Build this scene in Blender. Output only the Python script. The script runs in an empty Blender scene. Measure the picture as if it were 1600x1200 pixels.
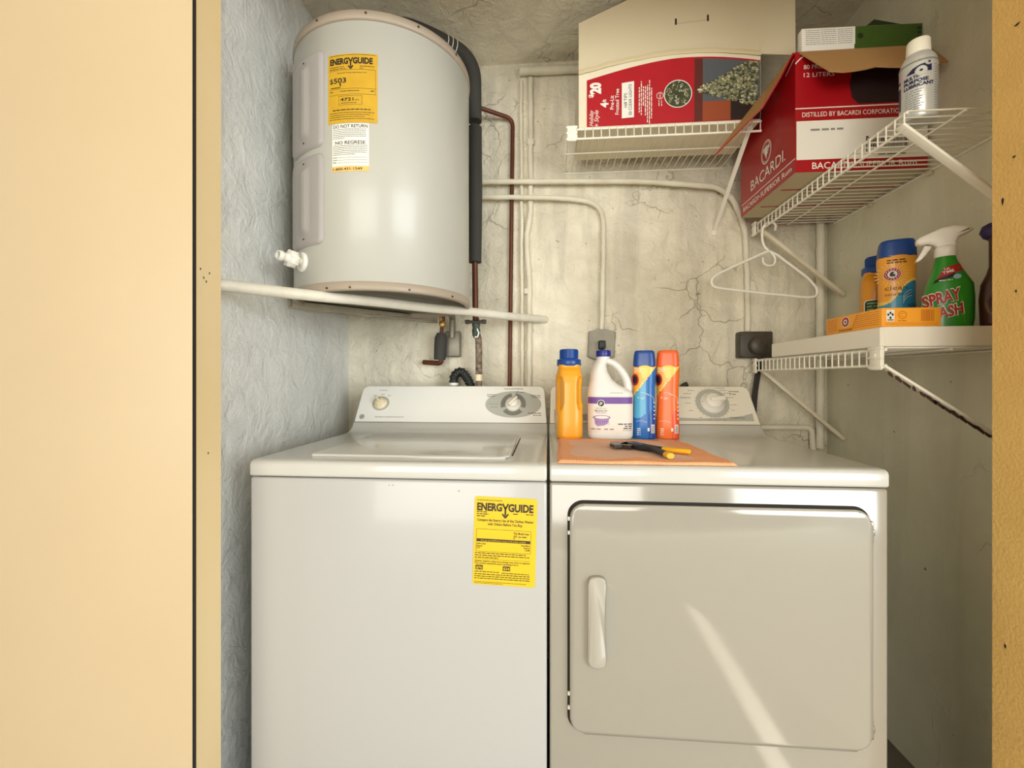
import bpy, bmesh, math, random
from mathutils import Vector, Matrix

scene = bpy.context.scene
R = math.radians
PI = math.pi
sin, cos = math.sin, math.cos

# ------------------------------------------------------------------ camera, sky, lights, exposure
CY, CZ, YAW, F = -0.955, 1.10, R(4.7), 690.0      # camera y and height, turn to the left, focal length in px of a 1600 frame
camd = bpy.data.cameras.new('camera')
cam = bpy.data.objects.new('camera', camd)
scene.collection.objects.link(cam)
camd.sensor_width = 36.0
camd.lens = F / 1600.0 * 36.0
camd.shift_y = -8.0 / 1600.0
camd.clip_start = 0.01
cam.location = (0, CY, CZ)
cam.rotation_euler = (R(90), 0, YAW)
scene.camera = cam

scene.view_settings.view_transform = 'Standard'
scene.view_settings.look = 'None'
scene.view_settings.gamma = 1.0
scene.view_settings.use_curve_mapping = False
scene.view_settings.exposure = -0.07


def lin(c):
    return tuple(((x / 255.0) / 12.92 if x / 255.0 <= 0.04045 else ((x / 255.0 + 0.055) / 1.055) ** 2.4) for x in c) + (1.0,)


world = bpy.data.worlds.new('patio_daylight')
scene.world = world
world.use_nodes = True
wn, wl = world.node_tree.nodes, world.node_tree.links
wn.clear()
tc = wn.new('ShaderNodeTexCoord')
sep = wn.new('ShaderNodeSeparateXYZ')
wl.new(tc.outputs['Generated'], sep.inputs[0])
neg = wn.new('ShaderNodeMath'); neg.operation = 'MULTIPLY'; neg.inputs[1].default_value = -1
wl.new(sep.outputs['Y'], neg.inputs[0])
at2 = wn.new('ShaderNodeMath'); at2.operation = 'ARCTAN2'
wl.new(sep.outputs['X'], at2.inputs[0]); wl.new(neg.outputs[0], at2.inputs[1])
mr = wn.new('ShaderNodeMapRange')
mr.inputs['From Min'].default_value = -PI; mr.inputs['From Max'].default_value = PI
wl.new(at2.outputs[0], mr.inputs['Value'])
rmp = wn.new('ShaderNodeValToRGB')
wl.new(mr.outputs[0], rmp.inputs[0])
# the yard round the closet, by compass bearing: 0.5 is straight behind the camera, above 0.5 its right-hand side
WORLD_RING = [(0.0, (0.30, 0.29, 0.27)), (0.25, (0.72, 0.67, 0.60)), (0.36, (1.05, 1.0, 0.92)), (0.46, (1.0, 0.96, 0.88)),
              (0.545, (0.74, 0.70, 0.62)), (0.572, (0.50, 0.47, 0.40)), (0.583, (0.16, 0.15, 0.13)), (0.592, (0.30, 0.29, 0.27)),
              (0.602, (1.9, 2.02, 2.1)), (0.76, (2.35, 2.55, 2.7)), (0.85, (0.8, 0.86, 0.92)), (1.0, (0.30, 0.29, 0.27))]
cr = rmp.color_ramp
cr.elements[0].position, cr.elements[0].color = WORLD_RING[0][0], WORLD_RING[0][1] + (1,)
cr.elements[1].position, cr.elements[1].color = WORLD_RING[-1][0], WORLD_RING[-1][1] + (1,)
for p, c in WORLD_RING[1:-1]:
    e = cr.elements.new(p); e.color = c + (1,)
up = wn.new('ShaderNodeValToRGB')          # patio roof overhead, paving below
mr2 = wn.new('ShaderNodeMapRange'); mr2.inputs['From Min'].default_value = -1; mr2.inputs['From Max'].default_value = 1
wl.new(sep.outputs['Z'], mr2.inputs['Value']); wl.new(mr2.outputs[0], up.inputs[0])
u = up.color_ramp
u.elements[0].position, u.elements[0].color = 0.2, (0.62, 0.60, 0.56, 1)
u.elements[1].position, u.elements[1].color = 1.0, (0.55, 0.53, 0.5, 1)
for p, c in ((0.44, (0.8, 0.79, 0.76, 1)), (0.5, (1, 1, 1, 1)), (0.72, (1, 1, 1, 1)), (0.85, (0.65, 0.63, 0.6, 1))):
    e = u.elements.new(p); e.color = c
mixw = wn.new('ShaderNodeMixRGB'); mixw.blend_type = 'MULTIPLY'; mixw.inputs[0].default_value = 1
wl.new(rmp.outputs[0], mixw.inputs[1]); wl.new(up.outputs[0], mixw.inputs[2])
bg = wn.new('ShaderNodeBackground'); bg.inputs['Strength'].default_value = 0.55
wl.new(mixw.outputs[0], bg.inputs['Color'])
wo = wn.new('ShaderNodeOutputWorld'); wl.new(bg.outputs[0], wo.inputs[0])


def area_light(name, loc, target, size, power, color):
    d = bpy.data.lights.new(name, 'AREA'); d.shape = 'RECTANGLE'
    d.size, d.size_y = size; d.energy = power; d.color = color
    o = bpy.data.objects.new(name, d); scene.collection.objects.link(o)
    o.location = loc
    o.rotation_euler = (Vector(target) - Vector(loc)).to_track_quat('-Z', 'Y').to_euler()
    return o


area_light('daylight_from_yard', (3.9, -4.4, 1.45), (-0.2, 0.5, 1.4), (3.2, 2.4), 235, (0.93, 0.985, 1.0))
area_light('warm_fill', (-0.9, -5.2, 1.35), (0.4, 0.6, 1.45), (3.2, 2.2), 165, (1.0, 0.96, 0.88))  # added warm fill for the closet, no lamp stands there
sund = bpy.data.lights.new('sun', 'SUN'); sund.energy = 10; sund.angle = 0.01; sund.color = (1, 0.96, 0.88)
sun = bpy.data.objects.new('sun', sund); scene.collection.objects.link(sun); sun.location = (0.65, -0.9, 6)

# ------------------------------------------------------------------ pixel -> point helpers (measuring off the photograph)
CS, SN = cos(YAW), sin(YAW)


def ray(px, py):
    a, b = (px - 800) / F, (592 - py) / F
    return Vector((a * CS - SN, a * SN + CS, b))


def at_y(px, py, Y):
    d = ray(px, py); t = (Y - CY) / d.y
    return Vector((d.x * t, Y, CZ + d.z * t))


def at_x(px, py, X):
    d = ray(px, py); t = X / d.x
    return Vector((X, CY + d.y * t, CZ + d.z * t))


def at_z(px, py, Z):
    d = ray(px, py); t = (Z - CZ) / d.z
    return Vector((d.x * t, CY + d.y * t, Z))


# ------------------------------------------------------------------ materials
MATS = {}


def mat(name, rgb, rough=0.5, metal=0.0, var=None, bump=None, coat=0.0, trans=0.0, ior=1.45, spec=0.5, lin_rgb=False):
    """var=(scale, amount 0..1, darker rgb)  bump=(scale, strength, distance)"""
    if name in MATS:
        return MATS[name]
    m = bpy.data.materials.new(name); m.use_nodes = True
    n, l = m.node_tree.nodes, m.node_tree.links
    b = n['Principled BSDF']
    col = lin(rgb)
    b.inputs['Base Color'].default_value = col
    b.inputs['Roughness'].default_value = rough
    b.inputs['Metallic'].default_value = metal
    b.inputs['Coat Weight'].default_value = coat
    b.inputs['Coat Roughness'].default_value = 0.08
    b.inputs['Transmission Weight'].default_value = trans
    b.inputs['IOR'].default_value = ior
    b.inputs['Specular IOR Level'].default_value = spec
    if var or bump:
        tcn = n.new('ShaderNodeTexCoord')
    if var:
        nz = n.new('ShaderNodeTexNoise'); nz.inputs['Scale'].default_value = var[0]; nz.inputs['Detail'].default_value = 6
        l.new(tcn.outputs['Object'], nz.inputs['Vector'])
        rp = n.new('ShaderNodeValToRGB')
        rp.color_ramp.elements[0].position = 0.5 - 0.28 * 1; rp.color_ramp.elements[1].position = 0.5 + 0.15
        d = lin(var[2])
        rp.color_ramp.elements[0].color = tuple(col[i] * (1 - var[1]) + d[i] * var[1] for i in range(3)) + (1,)
        rp.color_ramp.elements[1].color = col
        l.new(nz.outputs['Fac'], rp.inputs[0]); l.new(rp.outputs[0], b.inputs['Base Color'])
    if bump:
        nb = n.new('ShaderNodeTexNoise'); nb.inputs['Scale'].default_value = bump[0]; nb.inputs['Detail'].default_value = 5
        l.new(tcn.outputs['Object'], nb.inputs['Vector'])
        bp = n.new('ShaderNodeBump'); bp.inputs['Strength'].default_value = bump[1]; bp.inputs['Distance'].default_value = bump[2]
        l.new(nb.outputs['Fac'], bp.inputs['Height']); l.new(bp.outputs[0], b.inputs['Normal'])
    MATS[name] = m
    return m


def plaster(name, light, dark, crack_rgb, crack=0.5, stretch=(1, 1, 1), bumpd=0.006, streak=0.35, rough=0.62, seed=0.0, speck=0.24, crack_w=0.012, cell=5.5, ckb=0.35):
    """hand-trowelled painted plaster: blotches, vertical streaks, hairline cracks, ridges"""
    m = bpy.data.materials.new(name); m.use_nodes = True
    n, l = m.node_tree.nodes, m.node_tree.links
    b = n['Principled BSDF']; b.inputs['Roughness'].default_value = rough
    t = n.new('ShaderNodeTexCoord')
    mp = n.new('ShaderNodeMapping'); mp.inputs['Scale'].default_value = stretch; mp.inputs['Location'].default_value = (seed, seed * 2, seed * 3)
    l.new(t.outputs['Object'], mp.inputs[0])

    def noise(scale, detail=6, dist=0.0, src=None, rgh=0.55):
        k = n.new('ShaderNodeTexNoise'); k.inputs['Scale'].default_value = scale; k.inputs['Detail'].default_value = detail
        k.inputs['Distortion'].default_value = dist; k.inputs['Roughness'].default_value = rgh
        l.new((src or mp).outputs[0], k.inputs['Vector']); return k

    def ramp(src, p0, c0, p1, c1):
        r_ = n.new('ShaderNodeValToRGB')
        r_.color_ramp.elements[0].position = p0; r_.color_ramp.elements[0].color = c0
        r_.color_ramp.elements[1].position = p1; r_.color_ramp.elements[1].color = c1
        l.new(src, r_.inputs[0]); return r_

    W, K = (1, 1, 1, 1), (0, 0, 0, 1)
    big = noise(2.2, 5)
    base = ramp(big.outputs['Fac'], 0.36, lin(dark), 0.60, lin(light))
    # vertical streaks
    ms = n.new('ShaderNodeMapping'); ms.inputs['Scale'].default_value = (11, 11, 1.1)
    l.new(t.outputs['Object'], ms.inputs[0])
    st = noise(1.0, 6, 0.6, ms)
    sr = ramp(st.outputs['Fac'], 0.42, (1 - streak,) * 3 + (1,), 0.56, W)
    mx = n.new('ShaderNodeMixRGB'); mx.blend_type = 'MULTIPLY'; mx.inputs[0].default_value = 1
    l.new(base.outputs[0], mx.inputs[1]); l.new(sr.outputs[0], mx.inputs[2])
    # hairline cracks, warped cells
    wv = noise(6, 4)
    addv = n.new('ShaderNodeMixRGB'); addv.blend_type = 'ADD'; addv.inputs[0].default_value = 0.22
    l.new(mp.outputs[0], addv.inputs[1]); l.new(wv.outputs['Color'], addv.inputs[2])
    vo = n.new('ShaderNodeTexVoronoi'); vo.feature = 'DISTANCE_TO_EDGE'; vo.inputs['Scale'].default_value = cell
    l.new(addv.outputs[0], vo.inputs['Vector'])
    ck = ramp(vo.outputs['Distance'], 0.0, W, crack_w, K)
    msk = noise(3.3, 3)
    mk = ramp(msk.outputs['Fac'], 0.52, K, 0.60, W)
    cm = n.new('ShaderNodeMath'); cm.operation = 'MULTIPLY'
    l.new(ck.outputs[0], cm.inputs[0]); l.new(mk.outputs[0], cm.inputs[1])
    cf = n.new('ShaderNodeMath'); cf.operation = 'MULTIPLY'; cf.inputs[1].default_value = crack
    l.new(cm.outputs[0], cf.inputs[0])
    mc = n.new('ShaderNodeMixRGB'); l.new(cf.outputs[0], mc.inputs[0])
    l.new(mx.outputs[0], mc.inputs[1]); mc.inputs[2].default_value = lin(crack_rgb)
    # specks
    sp = noise(38, 2)
    sk = ramp(sp.outputs['Fac'], speck, W, speck + 0.025, K)
    ms2 = n.new('ShaderNodeMixRGB'); l.new(sk.outputs[0], ms2.inputs[0])
    l.new(mc.outputs[0], ms2.inputs[1]); ms2.inputs[2].default_value = lin(crack_rgb)
    l.new(ms2.outputs[0], b.inputs['Base Color'])
    # relief
    h1 = noise(14, 8, 0.8, None, 0.62)
    h2 = noise(60, 5)
    a1 = n.new('ShaderNodeMath'); a1.operation = 'MULTIPLY_ADD'; a1.inputs[1].default_value = 0.22
    l.new(h2.outputs['Fac'], a1.inputs[0]); l.new(h1.outputs['Fac'], a1.inputs[2])
    a2 = n.new('ShaderNodeMath'); a2.operation = 'MULTIPLY_ADD'; a2.inputs[1].default_value = ckb
    l.new(cm.outputs[0], a2.inputs[0]); l.new(a1.outputs[0], a2.inputs[2])
    bp = n.new('ShaderNodeBump'); bp.inputs['Strength'].default_value = 0.8; bp.inputs['Distance'].default_value = bumpd
    l.new(a2.outputs[0], bp.inputs['Height']); l.new(bp.outputs[0], b.inputs['Normal'])
    return m


# ------------------------------------------------------------------ mesh tools
def frames(pts, closed=False):
    pts = [Vector(p) for p in pts]
    n = len(pts); tang = []
    for i in range(n):
        if closed:
            a, b = pts[i - 1], pts[(i + 1) % n]
        else:
            a, b = pts[max(i - 1, 0)], pts[min(i + 1, n - 1)]
        t = b - a
        tang.append(t.normalized() if t.length > 1e-9 else Vector((0, 0, 1)))
    ref = Vector((0, 0, 1)) if abs(tang[0].z) < 0.9 else Vector((1, 0, 0))
    nrm = tang[0].cross(ref).normalized(); out = []
    for t in tang:
        nrm = (nrm - t * nrm.dot(t)).normalized()
        out.append((nrm, t.cross(nrm)))
    return pts, out


def smooth_path(pts, n=6):
    """Catmull-Rom through the points"""
    P = [Vector(p) for p in pts]; out = []
    for i in range(len(P) - 1):
        p0, p1, p2, p3 = P[max(i - 1, 0)], P[i], P[i + 1], P[min(i + 2, len(P) - 1)]
        for k in range(n):
            t = k / n
            out.append(0.5 * ((2 * p1) + (p2 - p0) * t + (2 * p0 - 5 * p1 + 4 * p2 - p3) * t * t + (3 * p1 - p0 - 3 * p2 + p3) * t ** 3))
    out.append(P[-1]); return out


def round_path(pts, r, n=6):
    """polyline with its inner corners rounded to radius r"""
    P = [Vector(p) for p in pts]; out = [P[0]]
    for i in range(1, len(P) - 1):
        a, b = (P[i - 1] - P[i]), (P[i + 1] - P[i])
        k = min(r, a.length * .49, b.length * .49)
        A, B = P[i] + a.normalized() * k, P[i] + b.normalized() * k
        for j in range(n + 1):
            t = j / n
            out.append(A * (1 - t) ** 2 + P[i] * 2 * t * (1 - t) + B * t * t)
    out.append(P[-1]); return out


class MB:
    def __init__(s):
        s.v, s.f = [], []           # f: (indices, material index, smooth)

    def add(s, verts, faces, mi=0, smooth=False, M=None):
        o = len(s.v)
        for p in verts:
            p = Vector(p); s.v.append(M @ p if M else p)
        for k, f in enumerate(faces):
            s.f.append((tuple(i + o for i in f), mi[k] if isinstance(mi, list) else mi, smooth))
        return s

    def bm(s, b, mi=0, smooth=False, M=None):
        b.verts.ensure_lookup_table(); b.verts.index_update()
        s.add([v.co.copy() for v in b.verts], [[v.index for v in f.verts] for f in b.faces], mi, smooth, M); b.free(); return s

    def box(s, lo, hi, mi=0, bevel=0.0, seg=2, M=None, smooth=None):
        lo, hi = Vector(lo), Vector(hi); c = (lo + hi) / 2; d = hi - lo
        b = bmesh.new(); bmesh.ops.create_cube(b, size=1.0)
        for v in b.verts: v.co = Vector((v.co.x * d.x, v.co.y * d.y, v.co.z * d.z)) + c
        if bevel: bmesh.ops.bevel(b, geom=b.edges[:], offset=bevel, segments=seg, profile=0.5, affect='EDGES')
        return s.bm(b, mi, bool(bevel) if smooth is None else smooth, M)

    def tube(s, pts, r, n=10, mi=0, closed=False, smooth=True, sq=1.0):
        pts, fr = frames(pts, closed); N = len(pts); vs = []
        for i, (p, (a, c)) in enumerate(zip(pts, fr)):
            rr = r[i] if isinstance(r, (list, tuple)) else r
            for k in range(n):
                t = 2 * PI * k / n; vs.append(p + a * rr * cos(t) + c * rr * sq * sin(t))
        fs = []
        for i in range(N if closed else N - 1):
            j = (i + 1) % N
            for k in range(n):
                q = (k + 1) % n; fs.append((i * n + k, i * n + q, j * n + q, j * n + k))
        s.add(vs, fs, mi, smooth)
        if not closed:
            s.add(vs[:n], [tuple(range(n))[::-1]], mi); s.add(vs[-n:], [tuple(range(n))], mi)
        return s

    def bar(s, a, b, w, h, mi=0, up=(0, 0, 1), bevel=0.0):
        a, b = Vector(a), Vector(b); t = (b - a); L = t.length; t.normalize()
        x = t.cross(Vector(up)).normalized(); z = x.cross(t)
        M = Matrix(((x.x, t.x, z.x, a.x), (x.y, t.y, z.y, a.y), (x.z, t.z, z.z, a.z), (0, 0, 0, 1)))
        return s.box((-w / 2, 0, -h / 2), (w / 2, L, h / 2), mi, bevel, 2, M)

    def lathe(s, prof, n=32, mi=0, M=None, smooth=True, cap=True):
        vs, fs = [], []
        for r, z in prof:
            for k in range(n): vs.append((r * cos(2 * PI * k / n), r * sin(2 * PI * k / n), z))
        for i in range(len(prof) - 1):
            for k in range(n):
                q = (k + 1) % n; fs.append((i * n + k, i * n + q, (i + 1) * n + q, (i + 1) * n + k))
        s.add(vs, fs, mi, smooth, M)
        if cap:
            if prof[0][0] > 1e-6: s.add(vs[:n], [tuple(range(n))[::-1]], mi, False, M)
            if prof[-1][0] > 1e-6: s.add(vs[-n:], [tuple(range(n))], mi, False, M)
        return s

    def prism(s, poly, O, U, V, d, mi=0, bevel=0.0, smooth=False, seg=2):
        """polygon (u,v) on plane O,U,V given thickness d along U x V"""
        O, U, V = Vector(O), Vector(U), Vector(V); N = U.cross(V)
        b = bmesh.new(); n = len(poly)
        lo = [b.verts.new(O + U * p[0] + V * p[1]) for p in poly]
        hi = [b.verts.new(O + U * p[0] + V * p[1] + N * d) for p in poly]
        top = b.faces.new(hi); bot = b.faces.new(lo[::-1])
        for i in range(n): b.faces.new((lo[i], lo[(i + 1) % n], hi[(i + 1) % n], hi[i]))
        if bevel: bmesh.ops.bevel(b, geom=list(top.edges), offset=bevel, segments=seg, profile=0.5, affect='EDGES')
        return s.bm(b, mi, smooth)

    def loft(s, rings, mi=0, smooth=True, paint=None, cap=True):
        n = len(rings[0]); vs = [Vector(p) for r_ in rings for p in r_]; fs, ms = [], []
        for i in range(len(rings) - 1):
            for k in range(n):
                q = (k + 1) % n; f = (i * n + k, i * n + q, (i + 1) * n + q, (i + 1) * n + k); fs.append(f)
                ms.append(paint(sum((vs[j] for j in f), Vector()) / 4) if paint else mi)
        s.add(vs, fs, ms, smooth)
        if cap:
            s.add(vs[:n], [tuple(range(n))[::-1]], ms[0]); s.add(vs[-n:], [tuple(range(n))], ms[-1])
        return s

    def build(s, name, mats, parent=None, local=False):
        me = bpy.data.meshes.new(name)
        vs = s.v
        if parent is not None and not local:
            M = world_m(parent).inverted(); vs = [M @ v for v in vs]
        me.from_pydata([tuple(v) for v in vs], [], [f[0] for f in s.f])
        if not isinstance(mats, (list, tuple)): mats = [mats]
        for m in mats: me.materials.append(m)
        for p, f in zip(me.polygons, s.f):
            p.material_index = f[1]; p.use_smooth = f[2]
        me.update()
        o = bpy.data.objects.new(name, me); scene.collection.objects.link(o)
        if parent is not None: o.parent = parent
        return o


def world_m(o):
    M = Matrix.LocRotScale(o.location, o.rotation_euler, None)
    return world_m(o.parent) @ M if o.parent else M


def thing(name, label, cat, loc=(0, 0, 0), rz=0.0, group=None):
    o = bpy.data.objects.new(name, None); o.empty_display_size = 0.05
    scene.collection.objects.link(o); o.location = loc; o.rotation_euler = (0, 0, rz)
    o['label'] = label; o['category'] = cat
    if group: o['group'] = group
    return o


def tag(o, label, cat, group=None):
    o['label'] = label; o['category'] = cat
    if group: o['group'] = group
    return o


def struct(o):
    o['kind'] = 'structure'; return o


# ------------------------------------------------------------------ printing on surfaces
_txt = {}


def text_mesh(s, bold=0.0, shear=0.0):
    key = (s, bold, shear)
    if key in _txt: return _txt[key]
    c = bpy.data.curves.new('t', 'FONT'); c.body = s; c.size = 1.0; c.offset = bold; c.shear = shear
    c.resolution_u = 3
    o = bpy.data.objects.new('t', c); scene.collection.objects.link(o)
    dg = bpy.context.evaluated_depsgraph_get(); dg.update()
    me = bpy.data.meshes.new_from_object(o.evaluated_get(dg))
    vs = [(v.co.x, v.co.y) for v in me.vertices]; fs = [tuple(p.vertices) for p in me.polygons]
    bpy.data.objects.remove(o); bpy.data.curves.remove(c); bpy.data.meshes.remove(me)
    _txt[key] = (vs, fs); return _txt[key]


class Print:
    """flat printing laid on a surface; fn(u, v, off) -> point"""
    def __init__(s, mb, fn, step=0.0004, cell=None, strip=None, base=0):
        s.mb, s.fn, s.st, s.cell, s.strip, s.base = mb, fn, step, cell, strip, base

    def put(s, polys, mi, layer):
        """flat polygons in (u, v); on a curved surface they are cut into narrow upright strips first"""
        mi += s.base; off = s.st * layer
        if not s.strip:
            for p in polys: s.mb.add([s.fn(x, y, off) for x, y in p], [tuple(range(len(p)))], mi)
            return
        def half(p, x, sgn):
            out = []
            for i in range(len(p)):
                A, B = p[i - 1], p[i]; da, db = (A[0] - x) * sgn, (B[0] - x) * sgn
                if (da < 0) != (db < 0): t = da / (da - db); out.append((x, A[1] + (B[1] - A[1]) * t))
                if db >= 0: out.append(B)
            return out
        for p in polys:
            x0, x1 = min(q[0] for q in p), max(q[0] for q in p); k0, k1 = math.floor(x0 / s.strip), math.floor(x1 / s.strip - 1e-9)
            for k in range(k0, k1 + 1):
                q = half(half(p, k * s.strip, 1), (k + 1) * s.strip, -1) if k1 > k0 else p
                if len(q) > 2: s.mb.add([s.fn(x, y, off) for x, y in q], [tuple(range(len(q)))], mi)

    def rect(s, u0, v0, u1, v1, mi, layer=1, cell=None):
        c = cell or s.cell or s.strip; nu = nv = 1; mi += s.base
        if c: nu, nv = max(1, math.ceil((u1 - u0) / c)), max(1, math.ceil((v1 - v0) / c))
        vs = [s.fn(u0 + (u1 - u0) * i / nu, v0 + (v1 - v0) * j / nv, s.st * layer) for j in range(nv + 1) for i in range(nu + 1)]
        fs = [(j * (nu + 1) + i, j * (nu + 1) + i + 1, (j + 1) * (nu + 1) + i + 1, (j + 1) * (nu + 1) + i) for j in range(nv) for i in range(nu)]
        s.mb.add(vs, fs, mi, bool(c)); return s

    def poly(s, pts, mi, layer=1):
        s.put([list(pts)], mi, layer); return s

    def rrect(s, u0, v0, u1, v1, r, mi, layer=1):
        p = []
        for cx, cy, a in ((u1 - r, v1 - r, 0), (u0 + r, v1 - r, 90), (u0 + r, v0 + r, 180), (u1 - r, v0 + r, 270)):
            for k in range(5): p.append((cx + r * cos(R(a + k * 22.5)), cy + r * sin(R(a + k * 22.5))))
        return s.poly(p, mi, layer)

    def ell(s, u, v, ru, rv, mi, layer=1, n=32):
        return s.poly([(u + ru * cos(2 * PI * k / n), v + rv * sin(2 * PI * k / n)) for k in range(n)], mi, layer)

    def ring(s, u, v, r0, r1, mi, layer=1, a0=0, a1=360, n=32, asp=1.0):
        vs = []
        for k in range(n + 1):
            a = R(a0 + (a1 - a0) * k / n)
            vs += [(u + r0 * cos(a), v + r0 * asp * sin(a)), (u + r1 * cos(a), v + r1 * asp * sin(a))]
        s.put([[vs[2 * k], vs[2 * k + 1], vs[2 * k + 3], vs[2 * k + 2]] for k in range(n)], mi, layer); return s

    def line(s, a, b, w, mi, layer=1, n=1):
        (x0, y0), (x1, y1) = a, b; L = math.hypot(x1 - x0, y1 - y0) or 1; nx, ny = -(y1 - y0) / L * w / 2, (x1 - x0) / L * w / 2
        for i in range(n):
            t0, t1 = i / n, (i + 1) / n
            p, q = (x0 + (x1 - x0) * t0, y0 + (y1 - y0) * t0), (x0 + (x1 - x0) * t1, y0 + (y1 - y0) * t1)
            s.poly([(p[0] - nx, p[1] - ny), (q[0] - nx, q[1] - ny), (q[0] + nx, q[1] + ny), (p[0] + nx, p[1] + ny)], mi, layer)
        return s

    def text(s, t, u, v, h, mi, w=None, align='L', bold=0.0, rot=0.0, shear=0.0, layer=2):
        """h is capital height, w fits the total width"""
        vs, fs = text_mesh(t, bold, shear)
        if not vs: return s
        x0, x1 = min(p[0] for p in vs), max(p[0] for p in vs)
        k = h / 0.73; kx = k if w is None else w / (x1 - x0)
        off = {'L': x0, 'C': (x0 + x1) / 2, 'R': x1}[align]
        ca, sa = cos(rot), sin(rot); out = []
        for x, y in vs:
            a, b = (x - off) * kx, y * k
            out.append((u + a * ca - b * sa, v + a * sa + b * ca))
        s.put([[out[i] for i in f] for f in fs], mi, layer); return s

    def micro(s, u0, u1, v, h, mi, layer=2, seed=1, rot=False):
        """a line of print too small to read: a broken rule"""
        rr = random.Random(seed); x = u0
        while x < u1:
            w = min(rr.uniform(2.0, 6.0) * h, u1 - x)
            if rot: s.rect(v, x, v + h, x + w, mi, layer)
            else: s.rect(x, v, x + w, v + h, mi, layer)
            x += w + h * 0.9
        return s


def plane_fn(O, U, V):
    O, U, V = Vector(O), Vector(U).normalized(), Vector(V).normalized(); N = U.cross(V)
    return lambda a, b, off: O + U * a + V * b + N * off


def super_ring(cx, cy, rx, ry, z, e=2.0, n=48):
    out = []
    for k in range(n):
        t = 2 * PI * (k + 0.5) / n; c, q = cos(t), sin(t)
        out.append(Vector((cx + rx * math.copysign(abs(c) ** (2 / e), c), cy + ry * math.copysign(abs(q) ** (2 / e), q), z)))
    return out


def interp(prof, z):
    """prof rows start with z; linear interpolation"""
    if z <= prof[0][0]: return prof[0][1:]
    for a, b in zip(prof, prof[1:]):
        if z <= b[0]:
            t = (z - a[0]) / (b[0] - a[0]); t = t * t * (3 - 2 * t) if len(a) > 9 else t
            return tuple(a[i] + (b[i] - a[i]) * t for i in range(1, len(a)))
    return prof[-1][1:]


def dense(prof, dz=0.004):
    out = []
    for a, b in zip(prof, prof[1:]):
        k = max(1, round((b[0] - a[0]) / dz))
        for i in range(k): out.append(tuple(a[j] + (b[j] - a[j]) * i / k for j in range(len(a))))
    out.append(prof[-1]); return out


def front_fn(prof, e=2.0):
    """printing on the -y face of a lofted bottle; prof rows (z, cx, rx, ry)"""
    def fn(u_, z, off):
        cx, rx, ry = interp(prof, z)
        q = min(0.985, abs(u_ - cx) / rx)
        y = -ry * (1 - q ** e) ** (1 / e)
        return Vector((u_, y, z)) + Vector(((u_ - cx) / max(rx, 1e-6) * 0.7, -1, 0)).normalized() * (off + 0.0003)
    return fn

# ================================================================== THE ROOM
YB, XL, XR, ZC = 0.78, -0.8085, 1.034, 2.34
P_back = plaster('plaster_cream', (244, 236, 214), (224, 215, 190), (170, 156, 128), 0.40, bumpd=0.026, streak=0.16, speck=0.235, ckb=0.2)
P_left = plaster('plaster_daylight_tint', (234, 234, 228), (220, 220, 214), (246, 246, 242), 0.6, cell=13, ckb=0.05, bumpd=0.017, streak=0.05, rough=0.42, seed=3.1, speck=0.20, crack_w=0.03)  # same paint as the back wall, cooler daylight tint put into the colour
P_right = plaster('plaster_beige', (230, 225, 200), (214, 210, 184), (130, 116, 90), 0.10, bumpd=0.004, streak=0.06, seed=5.7, speck=0.225)
P_ceil = plaster('plaster_ceiling', (244, 236, 214), (230, 221, 198), (170, 156, 130), 0.3, bumpd=0.030, streak=0.04, seed=9.2, speck=0.21)
M_yellow = mat('yellow_stucco', (232, 190, 112), 0.8, var=(9, 0.35, (200, 150, 80)), bump=(180, 0.45, 0.004))
M_jamb = mat('yellow_enamel', (226, 202, 156), 0.5, var=(5, 0.3, (222, 186, 120)), bump=(40, 0.1, 0.002))
M_door = mat('pale_yellow_enamel', (200, 178, 142), 0.42, var=(2.5, 0.3, (188, 164, 126)), bump=(20, 0.08, 0.002))
M_floor = mat('worn_concrete', (120, 116, 104), 0.8, var=(6, 0.6, (70, 66, 56)), bump=(30, 0.4, 0.004))
M_pave = mat('patio_paving', (206, 200, 186), 0.8, var=(4, 0.4, (180, 172, 156)))
M_sunstrip = mat('sunstrip_white', (235, 230, 215), 0.5)
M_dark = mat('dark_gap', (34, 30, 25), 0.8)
T = 0.10


def slab(name, lo, hi, m, bevel=0.0):
    return struct(MB().box(lo, hi, 0, bevel).build(name, m))


slab('wall_left', (XL - T, -0.062, 0), (XL, YB + T, ZC), P_left)
slab('wall_back', (XL, YB, 0), (XR, YB + T, ZC), P_back)
slab('wall_right', (XR, -0.062, 0), (XR + T, YB + T, ZC), P_right)
slab('ceiling', (XL - T, -0.136, ZC), (XR + T, YB + T, ZC + 0.1), P_ceil)
slab('floor', (XL - T, -0.136, -0.1), (XR + T, YB + T, 0), M_floor)
slab('floor_outside', (-3.2, -3.6, -0.1), (3.4, -0.136, 0), M_pave)
# front wall with the closet opening, its reveals are the yellow jambs
XJL, XJR, YJ0, YJ1 = -0.70, 0.824, -0.136, -0.062
slab('wall_front_left', (-2.0, YJ0, 0), (XJL, YJ1, ZC), M_jamb)
wr = MB().box((XJR, YJ0, 0), (1.9, YJ1, ZC), 0)
struct(wr.build('wall_front_right', M_yellow))
slab('wall_front_header', (XJL, YJ0, 2.17), (XJR, YJ1, ZC), M_yellow)
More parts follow.
